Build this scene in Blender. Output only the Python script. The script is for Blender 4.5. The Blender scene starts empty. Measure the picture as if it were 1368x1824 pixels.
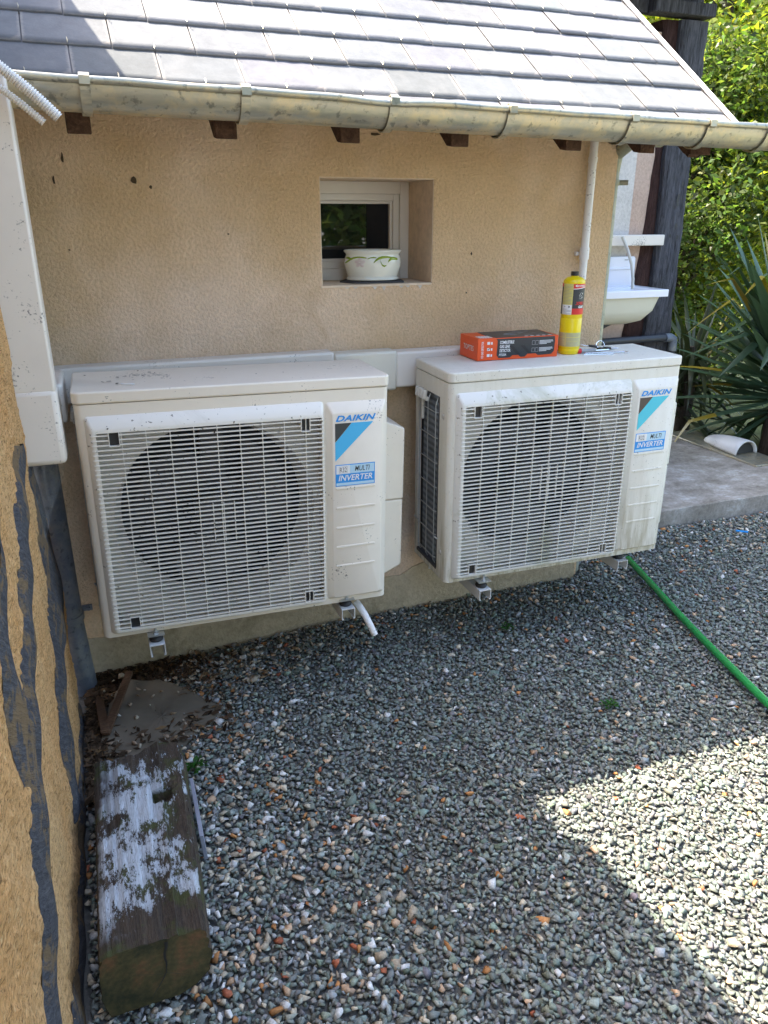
import bpy, bmesh, math, random
import numpy as np
from mathutils import Vector, Matrix
R=math.radians; PI=math.pi
random.seed(7); rng=np.random.default_rng(7)
S=bpy.context.scene; COL=S.collection
# ------------------------------------------------------------------ camera
cam=bpy.data.objects.new('camera',bpy.data.cameras.new('camera')); COL.objects.link(cam)
cam.data.sensor_fit='VERTICAL'; cam.data.sensor_height=36; cam.data.lens=26.632
cam.data.clip_start=.02; cam.data.clip_end=600
_r=Vector((0.93493,-0.35484,0.00063)); _u=Vector((0.12887,0.34118,0.93112)); _f=Vector((0.33061,0.87045,-0.36470))
cam.matrix_world=Matrix.Translation((0.18843,-2.48278,1.45354)) @ Matrix((_r,_u,-_f)).transposed().to_4x4()
S.camera=cam
# ------------------------------------------------------------------ light
sdir=Vector((-0.447,0.41,1.0)).normalized()          # towards the sun
elev=math.asin(sdir.z)
w=bpy.data.worlds.new('World'); S.world=w; w.use_nodes=True
sky=w.node_tree.nodes.new('ShaderNodeTexSky'); sky.sky_type='NISHITA'; sky.sun_disc=False
sky.sun_elevation=elev; sky.sun_rotation=math.atan2(sdir.x,sdir.y); sky.air_density=1.0; sky.dust_density=3.0; sky.ozone_density=.6
bg=w.node_tree.nodes['Background']; bg.inputs['Strength'].default_value=0.15
w.node_tree.links.new(sky.outputs[0],bg.inputs['Color'])
sl=bpy.data.lights.new('sun','SUN'); sl.energy=3.5; sl.angle=R(.5); sl.color=(1,.90,.74)
so=bpy.data.objects.new('sun',sl); COL.objects.link(so); so.rotation_euler=sdir.to_track_quat('Z','Y').to_euler(); so.location=(0,0,8)
S.view_settings.view_transform='Standard'; S.view_settings.look='None'; S.view_settings.gamma=1
S.view_settings.exposure=2.68
S.render.resolution_x=768; S.render.resolution_y=1024

# ------------------------------------------------------------------ materials
def lin(c): return tuple(((v/255)/12.92 if v/255<=.04045 else ((v/255+.055)/1.055)**2.4) for v in c)
def nt(name):
    m=bpy.data.materials.new(name); m.use_nodes=True; t=m.node_tree
    return m,t,t.nodes['Principled BSDF']
def N(t,ty,**k):
    n=t.nodes.new(ty)
    for a,b in k.items():
        if a in n.inputs: n.inputs[a].default_value=b
        else: setattr(n,a,b)
    return n
def noise(t,scale,detail=4,rough=.6,vec=None,dist=0):
    n=N(t,'ShaderNodeTexNoise'); n.inputs['Scale'].default_value=scale; n.inputs['Detail'].default_value=detail
    n.inputs['Roughness'].default_value=rough; n.inputs['Distortion'].default_value=dist
    if vec is not None: t.links.new(vec,n.inputs['Vector'])
    return n
def ramp(t,src,pts):
    r=t.nodes.new('ShaderNodeValToRGB'); e=r.color_ramp.elements
    while len(e)<len(pts): e.new(.5)
    for q,(p,c) in zip(e,pts):
        q.position=p; q.color=(c[0],c[1],c[2],1) if hasattr(c,'__len__') else (c,c,c,1)
    t.links.new(src,r.inputs[0]); return r
def mix(t,f,a,b,mode='MIX'):
    m=t.nodes.new('ShaderNodeMix'); m.data_type='RGBA'; m.blend_type=mode
    for s,v in ((0,f),(6,a),(7,b)):
        if hasattr(v,'links'): t.links.new(v,m.inputs[s])
        else: m.inputs[s].default_value=v if s==0 else (v[0],v[1],v[2],1)
    return m.outputs[2]
def bump(t,b,h,strength=.3,dist=.01,prev=None):
    n=t.nodes.new('ShaderNodeBump'); n.inputs['Strength'].default_value=strength; n.inputs['Distance'].default_value=dist
    t.links.new(h,n.inputs['Height'])
    if prev: t.links.new(prev.outputs[0],n.inputs['Normal'])
    t.links.new(n.outputs[0],b.inputs['Normal']); return n
def coord(t,scale=None,kind='Object'):
    c=t.nodes.new('ShaderNodeTexCoord').outputs[kind]
    if scale:
        m=t.nodes.new('ShaderNodeMapping'); m.inputs['Scale'].default_value=scale; t.links.new(c,m.inputs[0]); c=m.outputs[0]
    return c
def plain(name,c,rough=.5,metal=0,var=.08,spec=.5,nscale=30,bmp=0,speck=0,coat=0):
    m,t,b=nt(name); co=coord(t)
    n=noise(t,nscale,5,.6,co); n2=noise(t,nscale*.13+1,3,.5,co)
    f=N(t,'ShaderNodeMath',operation='ADD'); t.links.new(n.outputs[0],f.inputs[0]); t.links.new(n2.outputs[0],f.inputs[1])
    rr=ramp(t,f.outputs[0],[(.35,tuple(v*(1-var) for v in c)),(.65,tuple(min(1,v*(1+var)) for v in c))])
    rr.color_ramp.elements[0].position=.38; f.operation='MULTIPLY_ADD'; f.inputs[1].default_value=.5; 
    t.links.new(n.outputs[0],f.inputs[0]); 
    h=N(t,'ShaderNodeMath',operation='MULTIPLY'); t.links.new(n2.outputs[0],h.inputs[0]); h.inputs[1].default_value=.5
    for l in list(f.inputs[1].links): t.links.remove(l)
    t.links.new(h.outputs[0],f.inputs[2])
    out=rr.outputs[0]
    if speck:
        s=noise(t,160,2,.5,co); s2=noise(t,9,3,.6,co)
        sm=N(t,'ShaderNodeMath',operation='MULTIPLY'); t.links.new(s.outputs[0],sm.inputs[0]); t.links.new(s2.outputs[0],sm.inputs[1])
        k=ramp(t,sm.outputs[0],[(.395-.02*speck,0),(.43,1)])
        out=mix(t,k.outputs[0],out,tuple(v*.25 for v in c))
    t.links.new(out,b.inputs['Base Color'])
    b.inputs['Roughness'].default_value=rough; b.inputs['Metallic'].default_value=metal; b.inputs['Specular IOR Level'].default_value=spec
    b.inputs['Coat Weight'].default_value=coat
    if bmp: bump(t,b,n.outputs[0],bmp,.004)
    return m
def render_wall(name,c1,c2,stain=None,scale=105,strength=1.0):
    m,t,b=nt(name); co=coord(t)
    n=noise(t,scale,5,.62,co); big=noise(t,1.1,5,.6,co); mid=noise(t,9,4,.6,co)
    a=ramp(t,big.outputs[0],[(.42,c1),(.58,c2)]).outputs[0]
    a=mix(t,.35,a,ramp(t,mid.outputs[0],[(.3,.8),(.7,1.12)]).outputs[0],'MULTIPLY')
    a=mix(t,.5,a,ramp(t,n.outputs[0],[(.3,.72),(.62,1.12)]).outputs[0],'MULTIPLY')
    if stain:
        s=noise(t,5,5,.7,co,1.0); a=mix(t,ramp(t,s.outputs[0],[(.56,0),(.75,.6)]).outputs[0],a,stain)
    t.links.new(a,b.inputs['Base Color']); b.inputs['Roughness'].default_value=.95; b.inputs['Specular IOR Level'].default_value=.2
    bump(t,b,n.outputs[0],strength,.010); return m
def vcol(name,rough=.8,spec=.3,transl=0,bmp=0):
    m,t,b=nt(name); a=N(t,'ShaderNodeAttribute',attribute_name='tint'); co=coord(t)
    n=noise(t,220,3,.6,co); c=mix(t,.5,a.outputs[0],ramp(t,n.outputs[0],[(.3,.6),(.7,1.35)]).outputs[0],'MULTIPLY')
    t.links.new(c,b.inputs['Base Color']); b.inputs['Roughness'].default_value=rough; b.inputs['Specular IOR Level'].default_value=spec
    if bmp: bump(t,b,n.outputs[0],bmp,.003)
    if transl:
        tr=t.nodes.new('ShaderNodeBsdfTranslucent'); t.links.new(mix(t,1,c,(1.25,1.35,.55),'MULTIPLY'),tr.inputs[0])
        ms=t.nodes.new('ShaderNodeMixShader'); ms.inputs[0].default_value=transl
        t.links.new(b.outputs[0],ms.inputs[1]); t.links.new(tr.outputs[0],ms.inputs[2]); t.links.new(ms.outputs[0],t.nodes['Material Output'].inputs[0])
    return m
def wood(name,dark,light,axis=(1,1,12),rough=.9,extra=None,bm_=.6,scale=14,tilt=0):
    m,t,b=nt(name); co=coord(t,axis)
    if tilt:
        mp=N(t,'ShaderNodeMapping'); mp.inputs['Rotation'].default_value=(tilt,0,0); t.links.new(coord(t),mp.inputs[0]); t.links.new(mp.outputs[0],co.node.inputs[0])
    n=noise(t,scale,6,.7,co,.6); n2=noise(t,scale*3.5,4,.7,co)
    a=ramp(t,n.outputs[0],[(.3,dark),(.7,light)]).outputs[0]
    a=mix(t,.45,a,ramp(t,n2.outputs[0],[(.35,.4),(.65,1.3)]).outputs[0],'MULTIPLY')
    if extra:
        o=coord(t); e=noise(t,7,6,.75,o,.4); a=mix(t,ramp(t,e.outputs[0],[(.51,0),(.57,.85)]).outputs[0],a,extra)
    t.links.new(a,b.inputs['Base Color']); b.inputs['Roughness'].default_value=rough; b.inputs['Specular IOR Level'].default_value=.25
    bp=bump(t,b,n2.outputs[0],bm_,.004); bump(t,b,n.outputs[0],bm_,.008,bp); return m

M={}
M['render']=render_wall('ochre_render',(.66,.465,.275),(.77,.59,.43),stain=(.56,.39,.24))
M['reveal']=render_wall('smooth_reveal',(.68,.54,.40),(.74,.60,.46),scale=40,strength=.25)
M['plinth']=render_wall('plinth',(.44,.36,.24),(.52,.43,.30),stain=(.17,.155,.085),scale=60,strength=.7)
M['slate']=None
def slate_mat():
    m,t,b=nt('slate'); co=coord(t); a=N(t,'ShaderNodeAttribute',attribute_name='tint')
    n=noise(t,22,6,.7,co,.3); n2=noise(t,150,3,.6,co)
    sm=coord(t,(5,2.5,2.5)); st=noise(t,2.2,5,.65,sm)
    c=mix(t,.5,a.outputs[0],ramp(t,n.outputs[0],[(.3,.72),(.7,1.25)]).outputs[0],'MULTIPLY')
    c=mix(t,ramp(t,st.outputs[0],[(.50,0),(.80,.22)]).outputs[0],c,(.28,.27,.26))
    uvn=N(t,'ShaderNodeAttribute',attribute_name='edge')
    jit=N(t,'ShaderNodeMath',operation='ADD'); t.links.new(uvn.outputs[2],jit.inputs[0])
    jm=N(t,'ShaderNodeMath',operation='MULTIPLY_ADD'); t.links.new(noise(t,60,4,.7,co).outputs[0],jm.inputs[0]); jm.inputs[1].default_value=.8; jm.inputs[2].default_value=-.4
    t.links.new(jm.outputs[0],jit.inputs[1])
    c=mix(t,ramp(t,jit.outputs[0],[(.66,0),(1.0,.55)]).outputs[0],c,(.30,.275,.25))
    t.links.new(c,b.inputs['Base Color']); b.inputs['Roughness'].default_value=.9; b.inputs['Specular IOR Level'].default_value=.12
    bump(t,b,n2.outputs[0],.25,.002); return m
M['slate']=slate_mat()
def zinc_mat(name,c1,c2,c3,metal=.55,rough=.5):
    m,t,b=nt(name); co=coord(t,(6,40,14)); c0=coord(t)
    n=noise(t,1.4,6,.65,co,.4); n2=noise(t,14,5,.7,c0); n3=noise(t,46,3,.6,c0)
    a=ramp(t,n.outputs[0],[(.32,c1),(.66,c2)]).outputs[0]
    a=mix(t,ramp(t,n2.outputs[0],[(.46,0),(.62,.8)]).outputs[0],a,c3)
    a=mix(t,ramp(t,n3.outputs[0],[(.58,0),(.68,.7)]).outputs[0],a,tuple(v*.5 for v in c1))
    t.links.new(a,b.inputs['Base Color']); b.inputs['Metallic'].default_value=metal
    t.links.new(ramp(t,n.outputs[0],[(.3,rough-.1),(.7,rough+.15)]).outputs[0],b.inputs['Roughness'])
    bump(t,b,n2.outputs[0],.12,.004); return m
M['zinc']=zinc_mat('weathered_zinc',(.34,.34,.29),(.56,.52,.40),(.64,.54,.34),.7,.38)
M['zincpipe']=zinc_mat('grey_pipe',(.12,.15,.20),(.17,.20,.25),(.24,.26,.26),.3,.45)
M['zincstrip']=zinc_mat('greenish_zinc',(.25,.27,.22),(.34,.35,.28),(.40,.38,.28),.3,.55)
M['plastic']=plain('cream_casing_paint',(.76,.69,.58),.42,0,.03,.4,18,speck=1)
def dirty_plastic():
    m,t,b=nt('soiled_casing_paint'); co=coord(t)
    n=noise(t,5,6,.7,co,.5); st=noise(t,3,5,.7,coord(t,(14,14,1.6)))
    sx=N(t,'ShaderNodeSeparateXYZ'); t.links.new(co,sx.inputs[0])
    lo=ramp(t,sx.outputs[2],[(0,1),(.30,.12)])
    mm=N(t,'ShaderNodeMath',operation='MULTIPLY'); t.links.new(ramp(t,st.outputs[0],[(.42,0),(.68,1)]).outputs[0],mm.inputs[0]); t.links.new(lo.outputs[0],mm.inputs[1])
    c=ramp(t,n.outputs[0],[(.35,(.67,.64,.55)),(.65,(.71,.69,.62))]).outputs[0]
    c=mix(t,mm.outputs[0],c,(.33,.29,.17))
    s=noise(t,190,2,.5,co); c=mix(t,ramp(t,s.outputs[0],[(.69,0),(.73,.8)]).outputs[0],c,(.15,.13,.1))
    t.links.new(c,b.inputs['Base Color']); b.inputs['Roughness'].default_value=.5; return m
M['plastic2']=dirty_plastic()
def grille_mat(name,base,dirt,lo,hi):
    m,t,b=nt(name); co=coord(t); n=noise(t,4.2,6,.72,co,.6); s=noise(t,80,3,.6,co)
    c=mix(t,ramp(t,n.outputs[0],[(lo,0),(hi,.85)]).outputs[0],base,dirt)
    c=mix(t,ramp(t,s.outputs[0],[(.655,0),(.69,.85)]).outputs[0],c,(.12,.1,.07))
    t.links.new(c,b.inputs['Base Color']); b.inputs['Roughness'].default_value=.45; return m
M['grille']=grille_mat('grille_plastic',(.75,.71,.63),(.45,.42,.34),.62,.86)
M['grille2']=grille_mat('algae_stained_grille',(.69,.675,.62),(.36,.36,.22),.54,.74)
M['white']=plain('white_plastic',(.72,.71,.69),.35,0,.03,.5,12,speck=1)
M['duct']=plain('duct_plastic',(.74,.68,.60),.4,0,.04,.5,10,speck=2.2)
M['ductwarm']=plain('duct_plastic_cream',(.68,.64,.54),.4,0,.04,.5,10,speck=1)
M['pvc']=plain('window_pvc',(.66,.62,.56),.35,0,.04,.5,9)
M['black']=plain('black_plastic',(.018,.018,.02),.45,0,.1)
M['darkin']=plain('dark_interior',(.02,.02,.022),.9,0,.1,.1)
M['fan']=plain('fan_plastic',(.05,.05,.055),.5,0,.1)
M['shroud']=plain('shroud_plastic',(.50,.48,.44),.6,0,.05,.3)
def coil_mat():
    m,t,b=nt('coil_fins'); co=coord(t); wv=N(t,'ShaderNodeTexWave'); wv.bands_direction='Z'; wv.inputs['Scale'].default_value=14; wv.inputs['Distortion'].default_value=.3
    t.links.new(co,wv.inputs[0]); n=noise(t,9,5,.7,co)
    c=ramp(t,wv.outputs[1],[(.2,(.13,.16,.19)),(.8,(.24,.28,.33))]).outputs[0]
    c=mix(t,.5,c,ramp(t,n.outputs[0],[(.3,.6),(.7,1.5)]).outputs[0],'MULTIPLY')
    t.links.new(c,b.inputs['Base Color']); b.inputs['Roughness'].default_value=.4; b.inputs['Metallic'].default_value=.4
    bump(t,b,wv.outputs[1],.5,.004); return m
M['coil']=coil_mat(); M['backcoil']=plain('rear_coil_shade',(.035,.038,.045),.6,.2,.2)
M['galv']=plain('galvanised_steel',(.5,.52,.52),.35,.8,.15,.5,25)
M['bracket']=plain('painted_bracket',(.66,.66,.64),.4,.1,.06)
M['rubber']=plain('black_rubber',(.02,.02,.022),.6,0,.1)
M['blue']=plain('blue_print',lin((24,140,215)),.4,0,.01)
M['cyan']=plain('cyan_print',lin((62,176,224)),.4,0,.01)
M['cyan2']=plain('faded_cyan_print',lin((70,190,208)),.4,0,.01)
M['charc']=plain('charcoal_print',(.035,.04,.042),.5,0,.02)
M['brownp']=plain('faded_brown_print',(.075,.055,.045),.5,0,.02)
M['paleb']=plain('pale_blue_print',lin((175,208,226)),.4,0,.01)
M['whitep']=plain('white_print',(.75,.75,.74),.4,0,.01)
M['blackp']=plain('black_print',(.02,.02,.02),.5,0,.01)
M['oldwood']=wood('grey_black_timber',(.016,.016,.019),(.13,.132,.15),(5,5,.5),bm_=1.0)
M['brownwood']=wood('brown_rafter',(.04,.02,.013),(.14,.08,.052),(3,3,3))
M['redwood']=wood('brown_post_side',(.022,.010,.009),(.075,.038,.032),(9,9,1))
M['sidewood']=wood('side_timber',(.045,.046,.052),(.135,.135,.145),(9,9,.9),extra=(.24,.16,.08),tilt=R(-52),bm_=1.0)
M['plank']=wood('stick_wood',(.06,.03,.015),(.16,.09,.05),(2,14,2))
M['glaze']=plain('glazed_ceramic',(.70,.70,.62),.15,0,.02,.5,8,coat=.4)
M['leafp']=plain('green_glaze',(.24,.34,.03),.2,0,.2)
M['petal']=plain('petal_glaze',(.60,.52,.50),.3,0,.05)
M['slatetile']=plain('slate_tile',(.05,.052,.06),.6,0,.15)
M['slateoff']=plain('broken_slate',(.24,.25,.30),.6,0,.15)
M['stone']=plain('drain_stone',(.15,.125,.09),.9,0,.22,.2,9,bmp=.4)
M['green']=plain('green_hose_pvc',(.012,.20,.045),.25,0,.08,.6,12)
M['yellow']=plain('yellow_cylinder_paint',(.80,.60,.004),.28,0,.02,.5,6)
M['yellabel']=plain('pale_yellow_label',(.62,.55,.17),.45,0,.05)
M['greylabel']=plain('greyish_label',(.55,.50,.22),.5,0,.08,.3,90)
M['redp']=plain('red_print',(.62,.02,.02),.4,0,.02)
M['orange']=plain('orange_card',(.74,.085,.012),.45,0,.05,.5,25)
M['boxblk']=plain('dark_card_print',(.028,.03,.034),.4,0,.08,.5,40)
M['greyp']=plain('grey_print',(.28,.28,.28),.5,0,.05)
M['chrome']=plain('chrome',(.75,.76,.78),.12,1,.02)
M['porc']=plain('sink_porcelain',(.76,.78,.84),.2,0,.02,.5,5,coat=.3)
M['porcu']=plain('sink_underside',(.62,.60,.49),.45,0,.04,.5,5)
M['flex']=plain('flex_tube',(.55,.54,.5),.4,0,.05)
M['dpipe']=plain('dark_grey_pipe',(.035,.04,.05),.45,0,.1)
M['limewash']=render_wall('white_lime_render',(.60,.57,.53),(.66,.63,.59),scale=60,strength=.5)
M['pinkrender']=render_wall('pink_lime_render',(.52,.38,.30),(.58,.44,.36),stain=(.35,.27,.2),scale=60,strength=.6)
def concrete():
    m,t,b=nt('concrete'); co=coord(t); n=noise(t,4.5,8,.78,coord(t,(1,1.5,1)),.15); n2=noise(t,60,4,.7,co)
    c=ramp(t,n.outputs[0],[(.36,(.18,.155,.12)),(.54,(.34,.305,.26)),(.68,(.52,.50,.47))]).outputs[0]
    c=mix(t,.5,c,ramp(t,n2.outputs[0],[(.3,.6),(.7,1.3)]).outputs[0],'MULTIPLY')
    t.links.new(c,b.inputs['Base Color']); b.inputs['Roughness'].default_value=.9; bump(t,b,n2.outputs[0],.4,.004); return m
M['concrete']=concrete()
def glassm():
    m,t,b=nt('dark_glass'); b.inputs['Base Color'].default_value=(.012,.013,.014,1); b.inputs['Roughness'].default_value=.02  # opaque black base stands in for the unlit room behind the pane
    b.inputs['Specular IOR Level'].default_value=1.0; b.inputs['IOR'].default_value=1.9
    n=noise(t,3,2,.5,coord(t)); bump(t,b,n.outputs[0],.02,.01); return m
M['glass']=glassm()
def cob():
    m,t,b=nt('straw_cob'); co=coord(t)
    fib=noise(t,9,5,.75,coord(t,(7,7,16)),.9); fine=noise(t,90,4,.7,co); big=noise(t,2.2,4,.6,co); vz=N(t,'ShaderNodeTexVoronoi'); vz.inputs['Scale'].default_value=13
    t.links.new(coord(t,(6,3,9)),vz.inputs[0])
    c=ramp(t,big.outputs[0],[(.35,(.64,.35,.14)),(.65,(.66,.41,.19))]).outputs[0]
    c=mix(t,.5,c,ramp(t,fine.outputs[0],[(.3,.55),(.7,1.25)]).outputs[0],'MULTIPLY')
    c=mix(t,ramp(t,fib.outputs[0],[(.55,0),(.63,.8)]).outputs[0],c,(.16,.085,.03)); c=mix(t,ramp(t,noise(t,26,4,.7,coord(t,(5,3,9)),.6).outputs[0],[(.56,0),(.62,.7)]).outputs[0],c,(.12,.07,.03))
    c=mix(t,ramp(t,fib.outputs[0],[(.36,.6),(.42,0)]).outputs[0],c,(.70,.52,.28))
    t.links.new(c,b.inputs['Base Color']); b.inputs['Roughness'].default_value=.95; b.inputs['Specular IOR Level'].default_value=.15
    bp=bump(t,b,fine.outputs[0],.7,.005); bump(t,b,fib.outputs[0],.8,.008,bp); return m
M['cob']=cob()
def logm(end=False):
    m,t,b=nt('log_end' if end else 'lichen_log'); co=coord(t)
    g=coord(t,(9,.9,9)) if not end else coord(t,(1,1,1))
    if end:
        wv=N(t,'ShaderNodeTexWave'); wv.wave_type='RINGS'; wv.rings_direction='Y'; wv.inputs['Scale'].default_value=24; wv.inputs['Distortion'].default_value=5.0; wv.inputs['Detail'].default_value=3
        mp=N(t,'ShaderNodeMapping'); mp.inputs['Location'].default_value=(.0,.0,-.03); t.links.new(co,mp.inputs[0]); t.links.new(mp.outputs[0],wv.inputs[0])
        n=noise(t,9,5,.7,co); f=noise(t,80,4,.7,co)
        c=ramp(t,n.outputs[0],[(.38,(.03,.032,.012)),(.50,(.085,.07,.025)),(.63,(.17,.08,.035))]).outputs[0]
        c=mix(t,.45,c,ramp(t,wv.outputs[1],[(0,.80),(1,1.12)]).outputs[0],'MULTIPLY'); c=mix(t,.5,c,ramp(t,f.outputs[0],[(.3,.5),(.7,1.3)]).outputs[0],'MULTIPLY')
        t.links.new(c,b.inputs['Base Color']); b.inputs['Roughness'].default_value=.75; bump(t,b,f.outputs[0],.5,.002); return m
    n=noise(t,5,6,.75,g,.6); f=noise(t,30,4,.7,g); li=noise(t,22,9,.86,coord(t,(1.5,.55,1)),.0); lo_=noise(t,9,2,.5,co); la=N(t,'ShaderNodeMath',operation='MULTIPLY_ADD'); t.links.new(lo_.outputs[0],la.inputs[0]); la.inputs[1].default_value=.6; t.links.new(li.outputs[0],la.inputs[2]); mo=noise(t,9,5,.7,co,.5); side=N(t,'ShaderNodeSeparateXYZ'); t.links.new(co,side.inputs[0])
    c=ramp(t,n.outputs[0],[(.3,(.020,.014,.009)),(.7,(.095,.066,.042))]).outputs[0]
    c=mix(t,.6,c,ramp(t,f.outputs[0],[(.35,.35),(.65,1.3)]).outputs[0],'MULTIPLY')
    c=mix(t,ramp(t,mo.outputs[0],[(.50,0),(.60,.8)]).outputs[0],c,(.055,.065,.012))
    # lichen: a crust that grows on the left two thirds of the top
    gx=N(t,'ShaderNodeMath',operation='MULTIPLY_ADD'); t.links.new(side.outputs[0],gx.inputs[0]); gx.inputs[1].default_value=-.45; t.links.new(la.outputs[0],gx.inputs[2])
    k=ramp(t,gx.outputs[0],[(.812,0),(.822,1)]); zt=ramp(t,side.outputs[2],[(.145,0),(.152,1)])
    yy=ramp(t,side.outputs[1],[(.03,0),(.10,1)])
    mk=N(t,'ShaderNodeMath',operation='MULTIPLY'); t.links.new(k.outputs[0],mk.inputs[0]); t.links.new(zt.outputs[0],mk.inputs[1])
    mk2=N(t,'ShaderNodeMath',operation='MULTIPLY'); t.links.new(mk.outputs[0],mk2.inputs[0]); t.links.new(yy.outputs[0],mk2.inputs[1])
    c=mix(t,mk2.outputs[0],c,mix(t,.5,(.52,.56,.60),ramp(t,f.outputs[0],[(.3,.45),(.7,1.1)]).outputs[0],'MULTIPLY'))
    t.links.new(c,b.inputs['Base Color']); b.inputs['Roughness'].default_value=.9
    bp=bump(t,b,n.outputs[0],1,.012); bp=bump(t,b,f.outputs[0],.7,.004,bp); bump(t,b,mk2.outputs[0],.6,.004,bp); return m
M['log']=logm(); M['logend']=logm(True)
M['gravel']=vcol('gravel_stone',.95,.08,bmp=.3)
M['foliage']=vcol('foliage',.45,.4,.55)
M['blade']=vcol('strap_leaf',.42,.5,.12)
M['bark']=wood('bark',(.03,.022,.015),(.10,.08,.06),(6,6,1))
M['litter']=vcol('leaf_litter',.9,.1)
def soil():
    m,t,b=nt('ground_soil'); co=coord(t); n=noise(t,5,6,.7,co); f=noise(t,70,4,.7,co); g=noise(t,.35,3,.6,co)
    c=ramp(t,n.outputs[0],[(.35,(.07,.072,.068)),(.65,(.13,.13,.12))]).outputs[0]
    c=mix(t,.6,c,ramp(t,f.outputs[0],[(.3,.45),(.7,1.4)]).outputs[0],'MULTIPLY')
    t.links.new(c,b.inputs['Base Color']); b.inputs['Roughness'].default_value=1; bump(t,b,f.outputs[0],.6,.01); return m
M['soil']=soil()
def yardm():
    m,t,b=nt('pale_gravel_yard'); co=coord(t); v=N(t,'ShaderNodeTexVoronoi'); v.inputs['Scale'].default_value=45; t.links.new(co,v.inputs[0]); n=noise(t,3,4,.6,co)
    c=mix(t,.4,(.24,.235,.215),v.outputs[1],'MULTIPLY'); c=mix(t,.5,c,ramp(t,n.outputs[0],[(.3,.7),(.7,1.2)]).outputs[0],'MULTIPLY')
    t.links.new(c,b.inputs['Base Color']); b.inputs['Roughness'].default_value=1; bump(t,b,v.outputs[0],.7,.01); return m
M['yard']=yardm()
def grassm():
    m,t,b=nt('lawn'); co=coord(t); n=noise(t,2,5,.7,co); f=noise(t,60,4,.7,co)
    c=ramp(t,n.outputs[0],[(.35,(.10,.13,.03)),(.65,(.28,.27,.12))]).outputs[0]; c=mix(t,.6,c,ramp(t,f.outputs[0],[(.3,.45),(.7,1.4)]).outputs[0],'MULTIPLY')
    t.links.new(c,b.inputs['Base Color']); b.inputs['Roughness'].default_value=1; bump(t,b,f.outputs[0],.6,.02); return m
M['lawn']=grassm()
def webm():
    m,t,b=nt('cobweb_silk'); b.inputs['Base Color'].default_value=(.5,.5,.48,1); b.inputs['Roughness'].default_value=.8
    n=noise(t,20,5,.8,coord(t,(4,4,.6))); t.links.new(ramp(t,n.outputs[0],[(.35,.0),(.8,.3)]).outputs[0],b.inputs['Alpha']); return m
M['web']=webm()
def spotm():
    return plain('dark_stain',(.06,.04,.02),.9,0,.3)
M['stain']=spotm()

# ------------------------------------------------------------------ mesh helpers
class MB:
    def __init__(s): s.v=[]; s.f=[]; s.m=[]
    def add(s,v,f,mi=0):
        o=len(s.v); s.v+= [tuple(p) for p in v]; s.f+=[tuple(i+o for i in q) for q in f]; s.m+=[mi]*len(f); return s
    def box(s,x0,x1,y0,y1,z0,z1,mi=0,T=None):
        v=[(x0,y0,z0),(x1,y0,z0),(x1,y1,z0),(x0,y1,z0),(x0,y0,z1),(x1,y0,z1),(x1,y1,z1),(x0,y1,z1)]
        if T: v=[tuple(T@Vector(p)) for p in v]
        return s.add(v,[(0,3,2,1),(4,5,6,7),(0,1,5,4),(1,2,6,5),(2,3,7,6),(3,0,4,7)],mi)
    def prism(s,pts,fn0,fn1,mi=0):
        n=len(pts); a=[fn0(*p) for p in pts]; b=[fn1(*p) for p in pts]
        return s.add(a+b,[tuple(range(n)),tuple(range(2*n-1,n-1,-1))]+[(i,i+n,(i+1)%n+n,(i+1)%n) for i in range(n)],mi)
    def tube(s,path,r,n=12,mi=0,cap=True):
        P=[Vector(p) for p in path]; rs=r if hasattr(r,'__len__') else [r]*len(P)
        rings=[]; up=None
        for i,p in enumerate(P):
            d=(P[min(i+1,len(P)-1)]-P[max(i-1,0)]).normalized()
            if up is None: up=d.orthogonal().normalized()
            up=(up-d*up.dot(d)).normalized(); q=d.cross(up)
            rings.append([p+(up*math.cos(2*PI*k/n)+q*math.sin(2*PI*k/n))*rs[i] for k in range(n)])
        v=[x for g in rings for x in g]; f=[]
        for i in range(len(P)-1):
            for k in range(n): f.append((i*n+k,i*n+(k+1)%n,(i+1)*n+(k+1)%n,(i+1)*n+k))
        if cap: f+= [tuple(range(n-1,-1,-1)),tuple((len(P)-1)*n+k for k in range(n))]
        return s.add(v,f,mi)
    def lathe(s,prof,c=(0,0,0),n=40,mi=0,a0=0,a1=2*PI,sx=1,sy=1):
        full=abs(a1-a0-2*PI)<1e-6; m=n if full else n+1
        v=[(c[0]+r*sx*math.cos(a0+(a1-a0)*k/n),c[1]+r*sy*math.sin(a0+(a1-a0)*k/n),c[2]+z) for r,z in prof for k in range(m)]
        f=[]
        for i in range(len(prof)-1):
            for k in range(n): f.append((i*m+k,i*m+(k+1)%m,(i+1)*m+(k+1)%m,(i+1)*m+k))
        return s.add(v,f,mi)
    def build(s,name,mats,parent=None,bevel=0,smooth=False,seg=2,loc=None):
        me=bpy.data.meshes.new(name); me.from_pydata(s.v,[],s.f)
        for m in (mats if isinstance(mats,(list,tuple)) else [mats]): me.materials.append(M[m] if isinstance(m,str) else m)
        me.polygons.foreach_set('material_index',s.m)
        bm=bmesh.new(); bm.from_mesh(me); bmesh.ops.recalc_face_normals(bm,faces=bm.faces); bm.to_mesh(me); bm.free()
        if smooth: me.polygons.foreach_set('use_smooth',[True]*len(me.polygons)); me.set_sharp_from_angle(angle=R(40))
        o=bpy.data.objects.new(name,me); COL.objects.link(o)
        if parent: o.parent=parent
        if loc: o.location=loc
        if bevel:
            b=o.modifiers.new('bevel','BEVEL'); b.width=bevel; b.segments=seg; b.limit_method='ANGLE'; b.angle_limit=R(35); b.harden_normals=False
            me.polygons.foreach_set('use_smooth',[True]*len(me.polygons)); me.set_sharp_from_angle(angle=R(50))
        return o
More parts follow.
